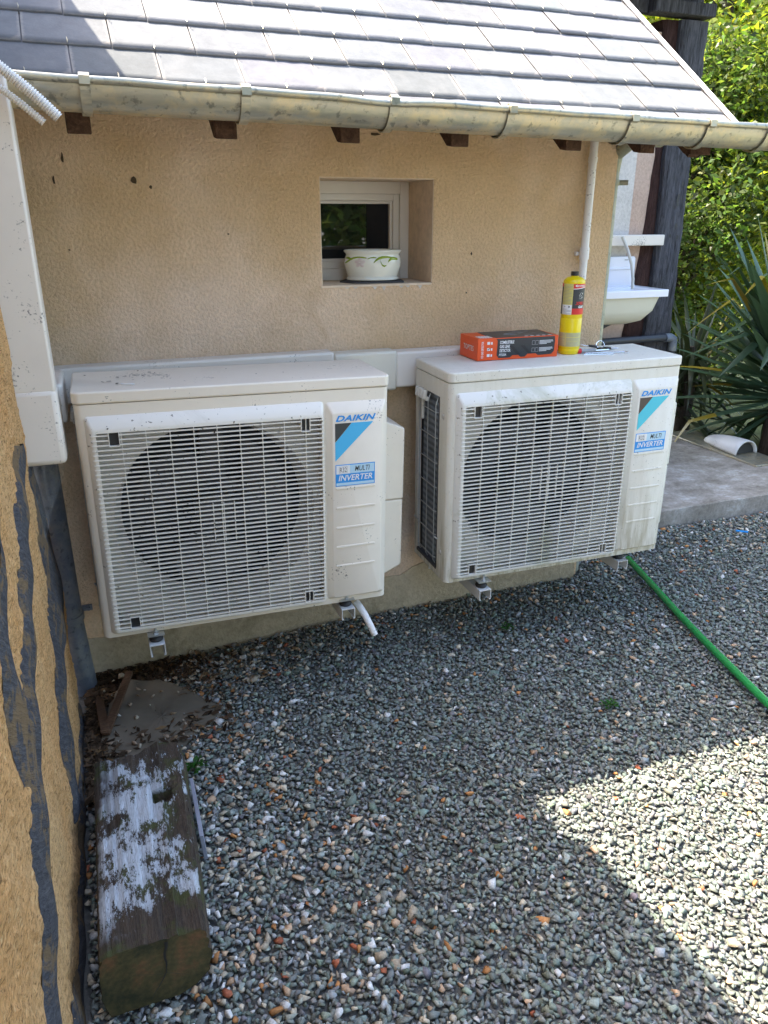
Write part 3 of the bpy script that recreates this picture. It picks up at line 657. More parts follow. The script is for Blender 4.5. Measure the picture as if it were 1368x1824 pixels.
# ------------------------------------------------------------------ outdoor cooling units
UW,UH,UD=.87,.7217,.284
def rprof(x0,x1,y0,y1,r,nseg=6):
    # plan outline with rounded front corners (y0 is the front)
    p=[(x1,y1),(x0,y1)]
    p+=[(x0+r-r*math.cos(k*PI/2/nseg),y0+r-r*math.sin(k*PI/2/nseg)) for k in range(nseg+1)]
    p+=[(x1-r+r*math.sin(k*PI/2/nseg),y0+r-r*math.cos(k*PI/2/nseg)) for k in range(nseg+1)]
    return p
def make_unit(loc,rot,label,plm,grm,cy,dk,side_open):
    u=thing('cooling_unit',label,'air conditioner',loc,rot,'white outdoor cooling units on the wall')
    LID=.034; lx=.045; r=.02
    b=MB()
    ex=lambda prof,z0,z1:b.prism(prof,lambda x,y:(x,y,z0),lambda x,y:(x,y,z1))
    full=rprof(0,UW,0,UD,r)
    ex(full,0,.026); ex(full,.632,UH-LID)
    # right compartment
    n=6
    ex([(.664,0)]+[(UW-r+r*math.sin(k*PI/2/n),r-r*math.cos(k*PI/2/n)) for k in range(n+1)]+[(UW,UD),(.664,UD)],.026,.632)
    # left front corner column
    ex([(lx,0)]+[(r-r*math.sin(k*PI/2/n),r-r*math.cos(k*PI/2/n)) for k in range(n+1)]+[(0,.075),(.012,.075),(.012,.03),(lx,.03)],.026,.632)
    ex([(0,UD-.022),(.012,UD-.022),(.012,UD),(0,UD)],.026,.632)
    b.build('casing',plm,u,smooth=True)
    b=MB(); b.prism(rprof(-.003,UW+.003,-.003,UD+.003,r+.002),lambda x,y:(x,y,UH-LID+.0015),lambda x,y:(x,y,UH)); b.build('lid',plm,u,bevel=.005,seg=3)
    # shroud with a round mouth
    b=MB(); cx,cz,rr=.355,.325,.290; ns=64; y=.035
    sq=[]
    X0,X1,Z0,Z1=lx+.001,.663,.027,.631
    for k in range(ns):
        a=2*PI*k/ns; c,s_=math.cos(a),math.sin(a); t=min((X1-cx)/c if c>1e-6 else (X0-cx)/c if c<-1e-6 else 9,(Z1-cz)/s_ if s_>1e-6 else (Z0-cz)/s_ if s_<-1e-6 else 9)
        sq.append((cx+c*t,y,cz+s_*t))
    inn=[(cx+rr*math.cos(2*PI*k/ns),y,cz+rr*math.sin(2*PI*k/ns)) for k in range(ns)]
    inn2=[(cx+(rr-.022)*math.cos(2*PI*k/ns),y+.10,cz+(rr-.022)*math.sin(2*PI*k/ns)) for k in range(ns)]
    b.add(sq+inn+inn2,[(k,(k+1)%ns,ns+(k+1)%ns,ns+k) for k in range(ns)]+[(ns+k,ns+(k+1)%ns,2*ns+(k+1)%ns,2*ns+k) for k in range(ns)])
    b.build('shroud','shroud',u,smooth=True)
    # fan: hub and three swept blades
    b=MB(); b.add([],[]); f=MB(); fy=.115
    hub=[(0,fy-.03),(.05,fy-.03),(.06,fy-.02),(.06,fy+.03),(0,fy+.03)]
    vv=[];nn=24
    for (q,yy) in hub: vv+=[(cx+q*math.cos(2*PI*k/nn),yy,cz+q*math.sin(2*PI*k/nn)) for k in range(nn)]
    f.add(vv,[(i*nn+k,i*nn+(k+1)%nn,(i+1)*nn+(k+1)%nn,(i+1)*nn+k) for i in range(len(hub)-1) for k in range(nn)])
    for bl in range(3):
        vv=[];m=8
        for i in range(m+1):
            q=.055+(.175)*i/m; a0=bl*2*PI/3+.55*i/m; span=.55+.75*math.sin(i/m*2.2)
            for j in range(m+1):
                a=a0+span*(j/m-.5); vv.append((cx+q*math.cos(a),fy-.03+.055*j/m,cz+q*math.sin(a)))
        f.add(vv,[(i*(m+1)+j,i*(m+1)+j+1,(i+1)*(m+1)+j+1,(i+1)*(m+1)+j) for i in range(m) for j in range(m)])
    fo=f.build('fan','fan',u,smooth=True)
    b=MB(); b.box(.33,.40,.16,.20,.03,.63); b.box(.30,.43,.15,.16,.26,.40); b.build('motor_bracket','fan',u)
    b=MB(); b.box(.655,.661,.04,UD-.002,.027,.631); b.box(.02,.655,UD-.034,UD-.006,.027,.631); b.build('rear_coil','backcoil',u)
    b=MB(); b.box(.016,.040,.078,UD-.036,.027,.631); b.build('coil','coil',u)
    b=MB(); b.box(-.0005,.014,.078,.082,.026,.631); b.box(-.001,.014,.078,UD-.023,.020,.030); b.build('side_gasket','slatetile',u)
    # wire guard over the side coil
    b=MB()
    for y in (.098,.165,.235): b.tube([(.004,y,.035),(-.004,y,.05),(-.004,y,.60),(.004,y,.625)],.0016,6)
    for z in [.06+.086*i for i in range(7)]: b.tube([(.004,.088,z),(-.005,.098,z),(-.005,.235,z),(.004,.25,z)],.0016,6)
    b.tube([(-.005,.235,.15),(-.010,.262,.155),(-.004,.275,.15)],.0025,6); b.tube([(-.005,.085,.14),(-.009,.075,.145),(-.002,.066,.14)],.0025,6)
    b.build('wire_guard','galv',u)
    b=MB(); b.box(-.012,-.001,.165,.262,.600,.612); 
    for k in range(4): b.tube([(-.008,.18+k*.022,.634),(-.012,.18+k*.022,.604)],.008,8)
    b.box(-.008,.0,.205,.215,.55,.60); b.tube([(-.004,.209,.60),(-.004,.209,.53)],.005,8); b.build('sensor_clip',plm,u,bevel=.001)
    for z in (.575,.10):
        b=MB(); b.lathe([(0,.0),(.007,.0),(.011,.0035),(.012,.004)],n=20)
        vv=b.v[-80:]; del b.v[-80:]; b.v+=[(-.0035+p[2]+.0006,.045+p[0],z+p[1]) for p in vv]
        b.build('screw_dimple','shroud',u,smooth=True)
    # grille ----------------------------------------------------------
    g=MB(); F=-.023
    ox0,ox1,oz0,oz1=.022,.668,.014,.657
    mx0,mx1,mz0,mz1=.040,.660,.024,.622
    ix0,ix1,iz0,iz1=.047,.657,.031,.615
    def loop(x0,x1,z0,z1,y,rc,ns=4):
        p=[]
        for (cx_,cz_,a0) in ((x1-rc,z1-rc,0),(x0+rc,z1-rc,PI/2),(x0+rc,z0+rc,PI),(x1-rc,z0+rc,1.5*PI)):
            for k in range(ns+1): a=a0+PI/2*k/ns; p.append((cx_+rc*math.cos(a),y,cz_+rc*math.sin(a)))
        return p
    Ls=[loop(ox0,ox1,oz0,oz1,.0005,.010),loop(ox0+.002,ox1-.001,oz0+.001,oz1-.003,-.006,.010),loop(mx0-.005,mx1+.001,mz0-.003,mz1+.006,F+.002,.010),loop(mx0,mx1,mz0,mz1,F,.008),loop(ix0,ix1,iz0,iz1,F,.004),loop(ix0,ix1,iz0,iz1,F+.016,.004)]
    n=len(Ls[0]); vv=[p for L in Ls for p in L]
    g.add(vv,[(i*n+k,i*n+(k+1)%n,(i+1)*n+(k+1)%n,(i+1)*n+k) for i in range(len(Ls)-1) for k in range(n)])
    gf=g.build('grille',grm,u,smooth=True)
    g=MB(); rows=44; pitch=(iz1-iz0)/rows
    notches=[(.079,.103,.579,.6155),(.597,.621,.579,.6155),(.079,.103,.0305,.066),(.597,.621,.0305,.066)]
    for k in range(rows):
        z=iz0+pitch*(k+.5)
        segs=[(ix0,ix1)]
        for (a,c,z0,z1) in notches:
            if z0<z<z1:
                ns_=[]
                for (p,q) in segs:
                    if a>p and c<q: ns_+=[(p,a),(c,q)]
                    else: ns_.append((p,q))
                segs=ns_
        for (p,q) in segs:
            # slats tip outward and down
            vv=[(p,F-.0005,z-.0017),(q,F-.0005,z-.0017),(q,F+.008,z-.0010),(p,F+.008,z-.0010),(p,F-.0005,z+.0017),(q,F-.0005,z+.0017),(q,F+.008,z+.0010),(p,F+.008,z+.0010)]
            g.add(vv,[(0,3,2,1),(4,5,6,7),(0,1,5,4),(1,2,6,5),(2,3,7,6),(3,0,4,7)])
        # ribs wrapping round the frame sides
        g.box(ix0-.010,ix0,F-.0016,F+.004,z-.0014,z+.0014); g.box(ix1-.0,ix1+.006,F-.0014,F+.003,z-.0014,z+.0014)
        g.box(mx0-.006,ix0-.010,F-.0006,F+.004,z-.0013,z+.0013)
    g.build('slats',grm,gf)
    g=MB()
    for k in range(1,10):
        x=ix0+(ix1-ix0)*k/9.75; g.box(x-.0009,x+.0009,F+.0012,F+.009,iz0,iz1)
    for x in (.335,.365,.395):
        g.box(x-.0009,x+.0009,F+.0012,F+.009,.27,.39)
    g.build('uprights',grm,gf)
    g=MB()
    for (a,c,z0,z1) in notches:
        up=z0>.3; g=MB()
        g.box(a-.002,a,F-.001,F+.02,z0,z1); g.box(c,c+.002,F-.001,F+.02,z0,z1)
        if up: g.box(a-.002,c+.002,F-.001,F+.02,z0-.002,z0)
        else: g.box(a-.002,c+.002,F-.001,F+.02,z1,z1+.002)
        g.box(a,c,F+.010,F+.012,z0+.0005,z1-.0005,1); g.build('screw_pocket',[grm,'black'],gf)  # black back plate paints in the pocket's dark interior
    if not side_open:
        g=MB(); rf=random.Random(77)
        for k in range(120):
            cxx,czz=((.17,.42),(.20,.47),(.27,.36),(.13,.30),(.33,.33),(.30,.22))[k%6] if k<84 else (rf.uniform(.06,.64),rf.uniform(.05,.6))
            x=cxx+rf.gauss(0,.012); z=czz+rf.gauss(0,.045); q=rf.uniform(.001,.0032)
            g.add([(x+q*math.cos(a)*rf.uniform(.4,1.2),F-.0018-rf.random()*.001,z+q*math.sin(a)*rf.uniform(.4,1.2)) for a in (0,1.1,2.3,3.3,4.4,5.4)],[tuple(range(6))])
        tag(g.build('grime_fleck','bark',gf),kind='stuff')
    # right hand panel --------------------------------------------------
    g=MB(); P=-.020
    Ls=[loop(.673,.860,.018,.653,.0005,.008),loop(.676,.858,.020,.650,-.004,.008),loop(.688,.842,.030,.624,P+.001,.008),loop(.690,.840,.031,.622,P,.006)]
    n=len(Ls[0]); g.add([p for L in Ls for p in L],[(i*n+k,i*n+(k+1)%n,(i+1)*n+(k+1)%n,(i+1)*n+k) for i in range(3) for k in range(n)]+[tuple(range(3*n,4*n))])
    pan=g.build('front_panel',plm,u,smooth=True)
    g=MB()
    for z in (.393,.331,.266,.202,.138):
        pts=[(.7015+.0035*math.cos(a),z+.0035*math.sin(a)) for a in [PI/2+PI*k/6 for k in range(7)]]+[(.8195+.0035*math.cos(a),z+.0035*math.sin(a)) for a in [-PI/2+PI*k/6 for k in range(7)]]
        g.prism(pts,lambda x,z_:(x,P+.001,z_),lambda x,z_:(x,P-.0022,z_))
    g.build('embossed_rib',plm,pan,bevel=.0012)
    fr=lambda dy:(lambda x,z:(x,P-dy,z))
    g=MB(); text(g,'DAIKIN',.6985,.822,.5985,.6165,fr(.0012),0,.035,.32,1.05); g.build('brand_lettering','blue',pan)
    g=MB(); g.prism([(.697,.593),(.7465,.593),(.697,.537)],fr(.0009),fr(-.0005),1); g.prism([(.7475,.593),(.814,.593),(.697,.479),(.697,.5355)],fr(.0009),fr(-.0005),0); g.build('triangle_emblem',[cy,dk],pan)
    g=MB()
    def q(x0,x1,z0,z1,mi,dy): g.box(x0,x1,P-dy,P+.0005,z0,z1,mi)
    q(.697,.8205,.400,.4675,0,.0007); q(.6995,.742,.4385,.465,1,.0010); q(.742,.818,.4385,.465,2,.0010); q(.6995,.818,.4025,.4105,2,.0010); q(.6995,.818,.4125,.4385-.0005,0,.0009)
    q(.708,.734,.4415,.461,3,.00115); q(.7088,.7332,.4423,.4602,1,.0013)
    text(g,'R32',.7105,.7315,.4440,.4585,fr(.0016),4,.0); text(g,'MULTI',.757,.804,.4445,.4605,fr(.0014),4,.005,.22); text(g,'INVERTER',.706,.8125,.4165,.4345,fr(.0013),1,.015,.22)
    g.build('inverter_label',['blue','whitep','paleb','greyp','blackp'],pan)
    # pipe cover on the right side -------------------------------------
    g=MB(); pr=[(UW+.001,.565),(UW+.100,.525),(UW+.100,.285),(UW+.001,.285)]
    cv=[(UW+.001,.283),(UW+.0985,.283),(UW+.0985,.045),(UW+.001,.0)]
    g.prism(pr,lambda x,z:(x,.115,z),lambda x,z:(x,.275,z)); c1=g.build('valve_cover',plm,u,bevel=.006,seg=3)
    g=MB(); g.prism(cv,lambda x,z:(x,.117,z),lambda x,z:(x,.275,z)); g.build('lower_valve_cover',plm,u,bevel=.006,seg=3)
    # mounting feet strips
    return u
u1=make_unit((.1087,-.4069,.3082),(0,.0144,-.0136),'nearer white cooling unit left of the wall gap, seen head on','plastic','grille','cyan','charc',False)
u2=make_unit((1.2077,-.3835,.2799),(0,-.006,-.029),'grubby algae stained cooling unit carrying the yellow gas cylinder','plastic2','grille2','cyan2','brownp',True)
# wall brackets --------------------------------------------------------
def bracket(x,zt,yend,label,yaw=0):
    t=thing('wall_bracket',label,'bracket',(x,0,zt),(0,0,yaw),'steel brackets under the cooling units')
    b=MB(); w=.022; h=.038; th=.0025; L=-yend
    b.box(-w,w,-L,-.002,-th,0); b.box(-w,-w+th,-L,-.002,-h,-th); b.box(w-th,w,-L,-.002,-h,-th); b.box(-w+th,-w+.006,-L,-.002,-h,-h+th); b.box(w-.006,w-th,-L,-.002,-h,-h+th)
    b.box(-.028,.028,-.013,-.0085,-.10,.03)
    b.build('channel','bracket',t)
    b=MB(); b.lathe([(0,.0),(.019,.0),(.021,.005),(.017,.012),(.021,.020),(.019,.024),(0,.024)],(0,-L+.034,.001),24); b.build('rubber_foot','rubber',t,smooth=True)
    b=MB(); b.box(-.024,.024,-L+.006,-L+.062,.0255,.029); b.tube([(0,-L+.020,.02),(0,-L+.020,.05)],.004,8); b.lathe([(0,0),(.008,0),(.008,.006),(0,.006)],(0,-L+.02,.029),6)
    b.build('bolt_plate','galv',t)
    return t
bracket(.252,.2755,-.440,'leftmost bracket, under the left unit above the bare soil corner')
bracket(.845,.2785,-.435,'bracket under the left unit beside the white drain spout')
bracket(1.345,.250,-.425,'bracket under the left end of the algae stained unit')
bracket(1.935,.2525,-.400,'rightmost bracket, right above the green hose')
b=MB(); pts=[(.890,-.38,.268),(.897,-.40,.256),(.906,-.425,.236),(.917,-.447,.205),(.926,-.458,.18)]
b.tube(pts,[.011,.011,.011,.0108,.0105],16,cap=False); b.tube([pts[-1],(.9262,-.4582,.1795)],[.0105,.0105],16); 
dr=b.build('drain_spout',['white','rubber'],smooth=True); tag(dr,'short white drain tube poking down beside a bracket of the left unit','pipe')
b=MB(); b.tube([(.9262,-.4583,.1788),(.9264,-.4586,.1780)],.0088,12); b.build('dark_mouth','rubber',dr)  # dark disc set across the tube's lower end

# ------------------------------------------------------------------ things on the right unit
TOP=.2799+UH+.0005
# gas detector box
bx=thing('detector_box','orange and black gas leak detector carton beside the yellow cylinder','box',(1.368,-.243,TOP+.0025),(0,R(.0),R(-2.0)))
BL,BD,BH=.300,.140,.072
b=MB(); b.box(0,BL,0,BD,0,BH); b.build('carton','orange',bx,bevel=.0012,seg=2)
b=MB()
fr=lambda dy:(lambda x,z:(x,-dy,z))
dark=[(.078,.006),(.070,.016),(.072,.062),(.068,.072-.003),(.285,.0695),(.288,.055),(.286,.02),(.276,.010),(.225,.0085),(.216,.015),(.185,.015),(.175,.006),(.16,.006),(.150,.013),(.128,.013),(.120,.006)]
b.prism(dark,fr(.0008),fr(-.0005),0)
b.prism([(.155,.045),(.17,.045),(.20,.016),(.187,.016)],fr(.0012),fr(-.0001),2); b.prism([(.115,.045),(.128,.045),(.158,.016),(.145,.014)],fr(.0012),fr(-.0001),2)
for i,s_ in enumerate(('COMBUSTIBLE','GAS LEAK','DETECTOR')): text(b,s_,.080,.080+(.052,.038,.040)[i],.052-i*.0135,.0625-i*.0135,fr(.0016),1,.03)
text(b,'PT520A',.078,.105,.0125,.0205,fr(.0016),1,.02,.2)
for (z0,n_) in ((.046,4),(.022,4)):
    b.box(.200,.211,-.0014,0,z0-.002,z0+.012,3); b.box(.213,.224,-.0014,0,z0-.002,z0+.012,3); b.box(.2012,.2098,-.0017,0,z0-.0008,z0+.0108,0); b.box(.2142,.2228,-.0017,0,z0-.0008,z0+.0108,0)
    for k in range(n_): b.box(.228,.228+(.050,.052,.044,.028)[k],-.0014,0,z0+.010-k*.0036,z0+.0115-k*.0036,1)
# orange end of the long side: upright lettering and tick boxes
v,f=text2d('CO GAS DETECTOR',.02,0,1.0); b.add([(.021-.008*p[1],-.001,.008+.055*p[0]) for p in v],f,1)
for k,z in enumerate((.052,.032,.012)):
    b.box(.034,.044,-.001,0,z,z+.009,1); b.box(.048,.053,-.001,0,z,z+.008,1)
    if k==1: b.prism([(.035,z+.004),(.0375,z+.001),(.044,z+.008),(.042,z+.0085),(.0375,z+.004),(.0362,z+.0055)],fr(.0014),fr(.0005),0)
# top print
tp=lambda dh:(lambda x,y:(x,y,BH+dh))
b.prism([(.070,.002),(.283,.002),(.296,BD-.002),(.062,BD-.002),(.055,.05)],tp(.0008),tp(-.0005),0)
rs=random.Random(9)
for k in range(16):
    x=rs.uniform(.12,.24); y=rs.uniform(.02,.12); b.prism([(x,y),(x+rs.uniform(.01,.04),y+rs.uniform(-.006,.006)),(x+rs.uniform(.01,.03),y+.006),(x+.003,y+.004)],tp(.0012),tp(.0005),3)
for k in range(5): b.prism([(.175+k*.022,.006),(.188+k*.022,.006),(.186+k*.022,.014),(.176+k*.022,.012)],tp(.0013),tp(.0005),1)
for k in range(5): b.prism([(.012+k*.010,.012),(.018+k*.010,.012),(.018+k*.010,.05),(.012+k*.010,.05)],tp(.001),tp(-.0005),1)
# short side lettering
v,f=text2d('TOPTES',.01,0,1.1); b.add([(-.0012,BD-.032-.078*p[0],.028+.017*p[1]) for p in v],f,1)
b.build('printing',['boxblk','whitep','black','greyp'],bx)
# yellow cylinder
cyx,cyy=1.738,-.215
gcx=thing('gas_cylinder','tall yellow brazing gas cylinder with black cap and red label','gas cylinder',(cyx,cyy,TOP+.002))
b=MB(); r=.0365
b.lathe([(0,.002),(.030,0),(.034,.002),(.0355,.008),(r,.010),(r,.0185),(.0362,.0192),(r,.020),(r,.122),(.0360,.1228),(r,.1236),(r,.240),(.0355,.245),(.031,.2505),(.024,.255),(.014,.258),(.0125,.259),(.0125,.262),(0,.262)],n=64); b.build('body','yellow',gcx,smooth=True)
b=MB(); b.lathe([(0,.274),(.0125,.274),(.0133,.2732),(.0133,.2605),(0,.2605)],n=32); b.build('cap','black',gcx,smooth=True)
b=MB(); az=R(236.2)
def arc(a0,a1,z0,z1,mi,dr=.0004,n=16):
    rr=r+dr; vv=[]
    for k in range(n+1):
        a=az+R(a0+(a1-a0)*k/n); vv+=[(rr*math.cos(a),rr*math.sin(a),z0),(rr*math.cos(a),rr*math.sin(a),z1)]
    b.add(vv,[(2*k,2*k+2,2*k+3,2*k+1) for k in range(n)],mi)
cyl=lambda dr:(lambda a,z:((r+dr)*math.cos(az+R(a)),(r+dr)*math.sin(az+R(a)),z))
arc(-150,-62,.136,.236,1); arc(-62,-1,.136,.236,0); arc(-1,150,.136,.236,1); arc(-1,150,.136,.156,2,.0006); arc(-150,-62,.226,.236,2,.0006)
arc(-1,150,.222,.236,2,.0006); arc(-60,-2,.136,.168,3,.0006)
# white swoosh
vv=[];n=24
for k in range(n+1):
    a=-1+80*k/n; z=.2195+.006*(k/n)**1.5; vv+=[cyl(.0008)(a,z-.001),cyl(.0008)(a,z+.0012)]
b.add(vv,[(2*k,2*k+2,2*k+3,2*k+1) for k in range(n)],3)
vv=[];
for k in range(n+1):
    a=-1+80*k/n; z=.2195+.006*(k/n)**1.5; vv+=[cyl(.0007)(a,z),cyl(.0007)(a,.2225)]
b.add(vv,[(2*k,2*k+2,2*k+3,2*k+1) for k in range(n)],2)
text(b,'EXPRESS',20,70,.227,.2325,cyl(.0011),3,.02,.2); b.add([cyl(.0011)(a,z) for a,z in ((6,.230),(14,.2335),(20,.2335),(16,.230),(20,.2265),(14,.2265))],[(0,1,2,3,4,5)],3)
text(b,'XPRO',14,72,.1675,.1785,cyl(.0011),5,.03,.25); text(b,'GAS',32,66,.1575,.166,cyl(.0011),3,.05,.2)
rs=random.Random(4)
for k in range(11):      # loose white brush strokes of the animal head mark
    a0=30+rs.uniform(0,22); z0=.186+rs.uniform(0,.022); da=rs.uniform(4,10); dz=rs.uniform(-.004,.012)
    b.add([cyl(.0011)(a0,z0),cyl(.0011)(a0+da*.5,z0+dz*.6),cyl(.0011)(a0+da,z0+dz),cyl(.0011)(a0+da*.4,z0+dz*.6+.0018)],[(0,1,2,3)],3)
for k in range(13): arc(-56,-56+(34 if k%5==4 else 50),.1725+.0046*k,.1735+.0046*k,4,.0008,8)
for k in range(5): arc(-58,-58+(30 if k in(1,4) else 54),.1385+.0036*k,.1395+.0036*k,4,.0009,8)
arc(-44,-38,.160,.163,4,.0009,3); arc(-20,-13,.159,.164,7,.0009,3); arc(2,40,.1375,.1475,5,.0009,8)
LM=['yellabel','charc','redp','whitep','greyp','redp','greylabel','blackp']; b.build('upper_label',LM,gcx); b=MB(); arc(-150,150,.0285,.0755,6,.0004,40)
for z in (.0285,.046,.0595,.0745): arc(-150,150,z,z+.0012,0,.0007,40)
arc(-22,-20,.03,.075,0,.0008,2)
for k in range(11):
    for (a0,a1) in ((-85,-24),(-17,70)): arc(a0,a1-(k*7%20),.0315+.004*k,.0325+.004*k,4,.0006,10)
b.build('lower_label',LM,gcx)
# tools: each one its own thing
ZT=TOP+.0015
def tool(name,label,cat): return thing(name,label,cat,(1.82,-.22,ZT))
o=(1.82,-.22,ZT)
def rel(p): return tuple(Vector(p)-Vector(o))
t=tool('screwdriver','screwdriver with red capped handle lying right of the cylinder','screwdriver')
b=MB(); b.tube([rel((1.758,-.238,ZT+.010)),rel((1.772,-.238,ZT+.010))],[.0085,.0095],14); b.build('handle_cap','redp',t,smooth=True)
b=MB(); b.tube([rel((1.772,-.238,ZT+.010)),rel((1.790,-.236,ZT+.010)),rel((1.80,-.235,ZT+.009)),rel((1.835,-.233,ZT+.008))],[.0088,.0075,.0062,.0075],14); b.build('handle','greyp',t,smooth=True)
b=MB(); b.tube([rel((1.835,-.233,ZT+.008)),rel((1.90,-.225,ZT+.006))],.003,8); b.build('shank','chrome',t,smooth=True)
t=tool('spanner','long chrome ring spanner lying in front of the keys','spanner')
b=MB(); b.tube([rel((1.775,-.262,ZT+.005)),rel((1.90,-.287,ZT+.005)),rel((1.915,-.290,ZT+.005))],[.004,.0042,.006],10); b.lathe([(.004,0),(.009,0),(.009,.008),(.004,.008),(.004,0)],rel((1.924,-.292,ZT+.001)),20); b.build('spanner_body','chrome',t,smooth=True)
t=tool('hex_key','thin steel rod nearest the front edge of the lid','rod'); b=MB(); b.tube([rel((1.765,-.268,ZT+.003)),rel((1.865,-.300,ZT+.003))],.0026,8); b.build('rod','chrome',t,smooth=True)
t=tool('key_bunch','bunch of dark keys on a steel ring behind the spanner','keys')
b=MB(); ring=[rel((1.888+.017*math.cos(a),-.190+.006*math.sin(a),ZT+.018+.013*math.sin(a))) for a in [2*PI*k/20 for k in range(21)]]; b.tube(ring,.0018,8); b.build('key_ring','chrome',t,smooth=True)
b=MB(); rs=random.Random(3)
for k,(dx,dy,ang,L) in enumerate(((.0,.0,-.4,.05),(.0,-.012,.1,.045),(-.02,.01,2.6,.05),(.01,.01,-.1,.062),(-.01,-.01,3.4,.045),(-.03,.0,2.9,.06))):
    T_=Matrix.Translation(rel((1.89+dx,-.205+dy,ZT+.006+.004*(k%3))))@Matrix.Rotation(ang,4,'Z')@Matrix.Rotation(rs.uniform(-.2,.2),4,'Y')
    b.box(0,L*.45,-.009,.009,-.003,.004,0,T_); b.box(L*.45,L,-.0035,.0035,-.001,.001,1,T_)
b.build('keys',['black','chrome'],t,bevel=.001)
t=tool('red_pliers','red handled pliers half hidden between the carton and the cylinder','pliers')
b=MB(); b.tube([rel((1.675,-.17,ZT+.012)),rel((1.72,-.15,ZT+.012)),rel((1.76,-.15,ZT+.010))],[.010,.011,.008],10); b.build('handle','redp',t,smooth=True)
b=MB(); b.tube([rel((1.675,-.19,ZT+.006)),rel((1.73,-.16,ZT+.006))],[.006,.006],8); b.build('handle','redp',t,smooth=True)
b=MB(); b.tube([rel((1.66,-.16,ZT+.045)),rel((1.67,-.15,ZT+.04)),rel((1.69,-.15,ZT+.02))],.0012,6); b.build('wire_end','chrome',t)

# debris on the left unit's lid
def flake(b,x,y,z,r,rs,mi=0):
    n=6; c0=rs.uniform(0,6.28); st=rs.uniform(.25,.9)
    p=[(r*math.cos(2*PI*k/n)*rs.uniform(.6,1.1),r*st*math.sin(2*PI*k/n)*rs.uniform(.6,1.1)) for k in range(n)]
    b.add([(x+a*math.cos(c0)-c*math.sin(c0),y+a*math.sin(c0)+c*math.cos(c0),z+.0012*rs.random()) for a,c in p],[tuple(range(n))],mi)
rs=random.Random(12); b=MB(); ZL=.3082+UH-.003
for (x,y,r_) in ((.155,-.19,.006),(.20,-.30,.012),(.215,-.295,.010),(.24,-.245,.010),(.26,-.235,.012),(.235,-.33,.008),(.25,-.335,.008),(.33,-.19,.006),(.30,-.16,.007),(.345,-.2,.005),(.18,-.17,.004),(.62,-.30,.004),(.14,-.25,.004),(.28,-.29,.004),(.45,-.26,.003),(.55,-.2,.003),(.7,-.3,.003),(.8,-.22,.003)):
    flake(b,x,y,ZL+.004-.0144*(x-.1087)+.0015,r_,rs,0 if rs.random()<.75 else 1)
b.tube([(.245,-.345,ZL+.005),(.278,-.36,ZL+.005)],.0022,6,1)
tag(b.build('leaf_crumbs',['bark','whitep']),'dark leaf crumbs lying on the left unit\'s lid','debris',kind='stuff')

# ------------------------------------------------------------------ flower pot in the window
tl=MB(); tl.prism([(1.035,.045),(1.075,.030),(1.215,.028),(1.235,.10),(1.20,.17),(1.05,.17),(1.01,.11)],lambda x,y:(x,y,WZ0+.0035),lambda x,y:(x,y,WZ0+.009)); tag(tl.build('slate_tile','slatetile',bevel=.001),'dark slate tile under the ceramic pot on the window sill','tile')
pot=thing('ceramic_pot','white glazed oval pot with flower relief on the window sill','plant pot',(1.125,.095,WZ0+.010),(0,0,R(-8))); pot.scale=(1,1,.90)
pp=[(0,.002),(.080,0),(.086,.003),(.086,.011),(.082,.015),(.086,.030),(.0925,.052),(.094,.066),(.091,.082),(.087,.092),(.0885,.098),(.094,.104),(.095,.108),(.092,.111),(.086,.109),(.082,.098),(.086,.070),(.08,.03),(0,.02)]
SX,SY=1.06,.70
b=MB(); b.lathe(pp,n=64,sx=SX,sy=SY); b.build('bowl','glaze',pot,smooth=True)
def pr_at(z):
    q=pp[3:12]
    for (r0,z0),(r1,z1) in zip(q,q[1:]):
        if z0<=z<=z1: return r0+(r1-r0)*(z-z0)/(z1-z0)
    return .09
def potp(a,z,dr=.0015): 
    r_=pr_at(z)+dr; A_=R(270-20+a)-0; return (r_*SX*math.cos(A_),r_*SY*math.sin(A_),z)
def ribbon(b,pts,ws,mi=0):
    vv=[]; 
    for (a,z),w_ in zip(pts,ws): vv+=[potp(a,z-w_/2,.0008),potp(a,z,.003),potp(a,z+w_/2,.0008)]
    b.add(vv,[(3*k+j,3*k+3+j,3*k+4+j,3*k+1+j) for k in range(len(pts)-1) for j in (0,1)],mi)
b=MB()
ribbon(b,[(-58,.082),(-50,.083),(-42,.081),(-35,.078)],[.003,.007,.008,.004]); ribbon(b,[(-56,.066),(-48,.070),(-40,.077),(-30,.083),(-20,.086),(-8,.085),(0,.083)],[.006,.008,.009,.007,.005,.005,.003])
ribbon(b,[(2,.080),(8,.084),(14,.085),(20,.084)],[.003,.004,.005,.003]); ribbon(b,[(14,.066),(18,.074),(24,.081),(32,.085),(44,.086),(58,.083),(68,.080)],[.004,.007,.009,.009,.007,.005,.003])
ribbon(b,[(44,.068),(48,.075),(54,.080),(60,.081),(72,.078)],[.005,.009,.010,.012,.008]); ribbon(b,[(28,.080),(28,.070),(31,.058),(36,.053),(40,.056)],[.006,.007,.006,.006,.004])
b.build('leaf_relief','leafp',pot,smooth=True)
b=MB()
for k in range(5):
    an=R(90+72*k); ca_,sa_=math.cos(an),math.sin(an); vv=[potp(-14+16*.15*ca_,.068+.006*sa_*.5,.004)]
    for j in range(9):
        q=2*PI*j/9; a_=.010+.0085*math.cos(q); c_=.006*math.sin(q); dx=a_*ca_-c_*sa_; dz=a_*sa_+c_*ca_; vv.append(potp(-14+dx*680,.066+dz,.0008))
    vv[0]=potp(-14+.009*ca_*680,.066+.009*sa_,.005); b.add(vv,[(0,1+j,1+(j+1)%9) for j in range(9)])
b.lathe([(0,.002),(.003,.001),(.003,0)],potp(-14,.064,.003),10); b.build('flower_relief','petal',pot,smooth=True)

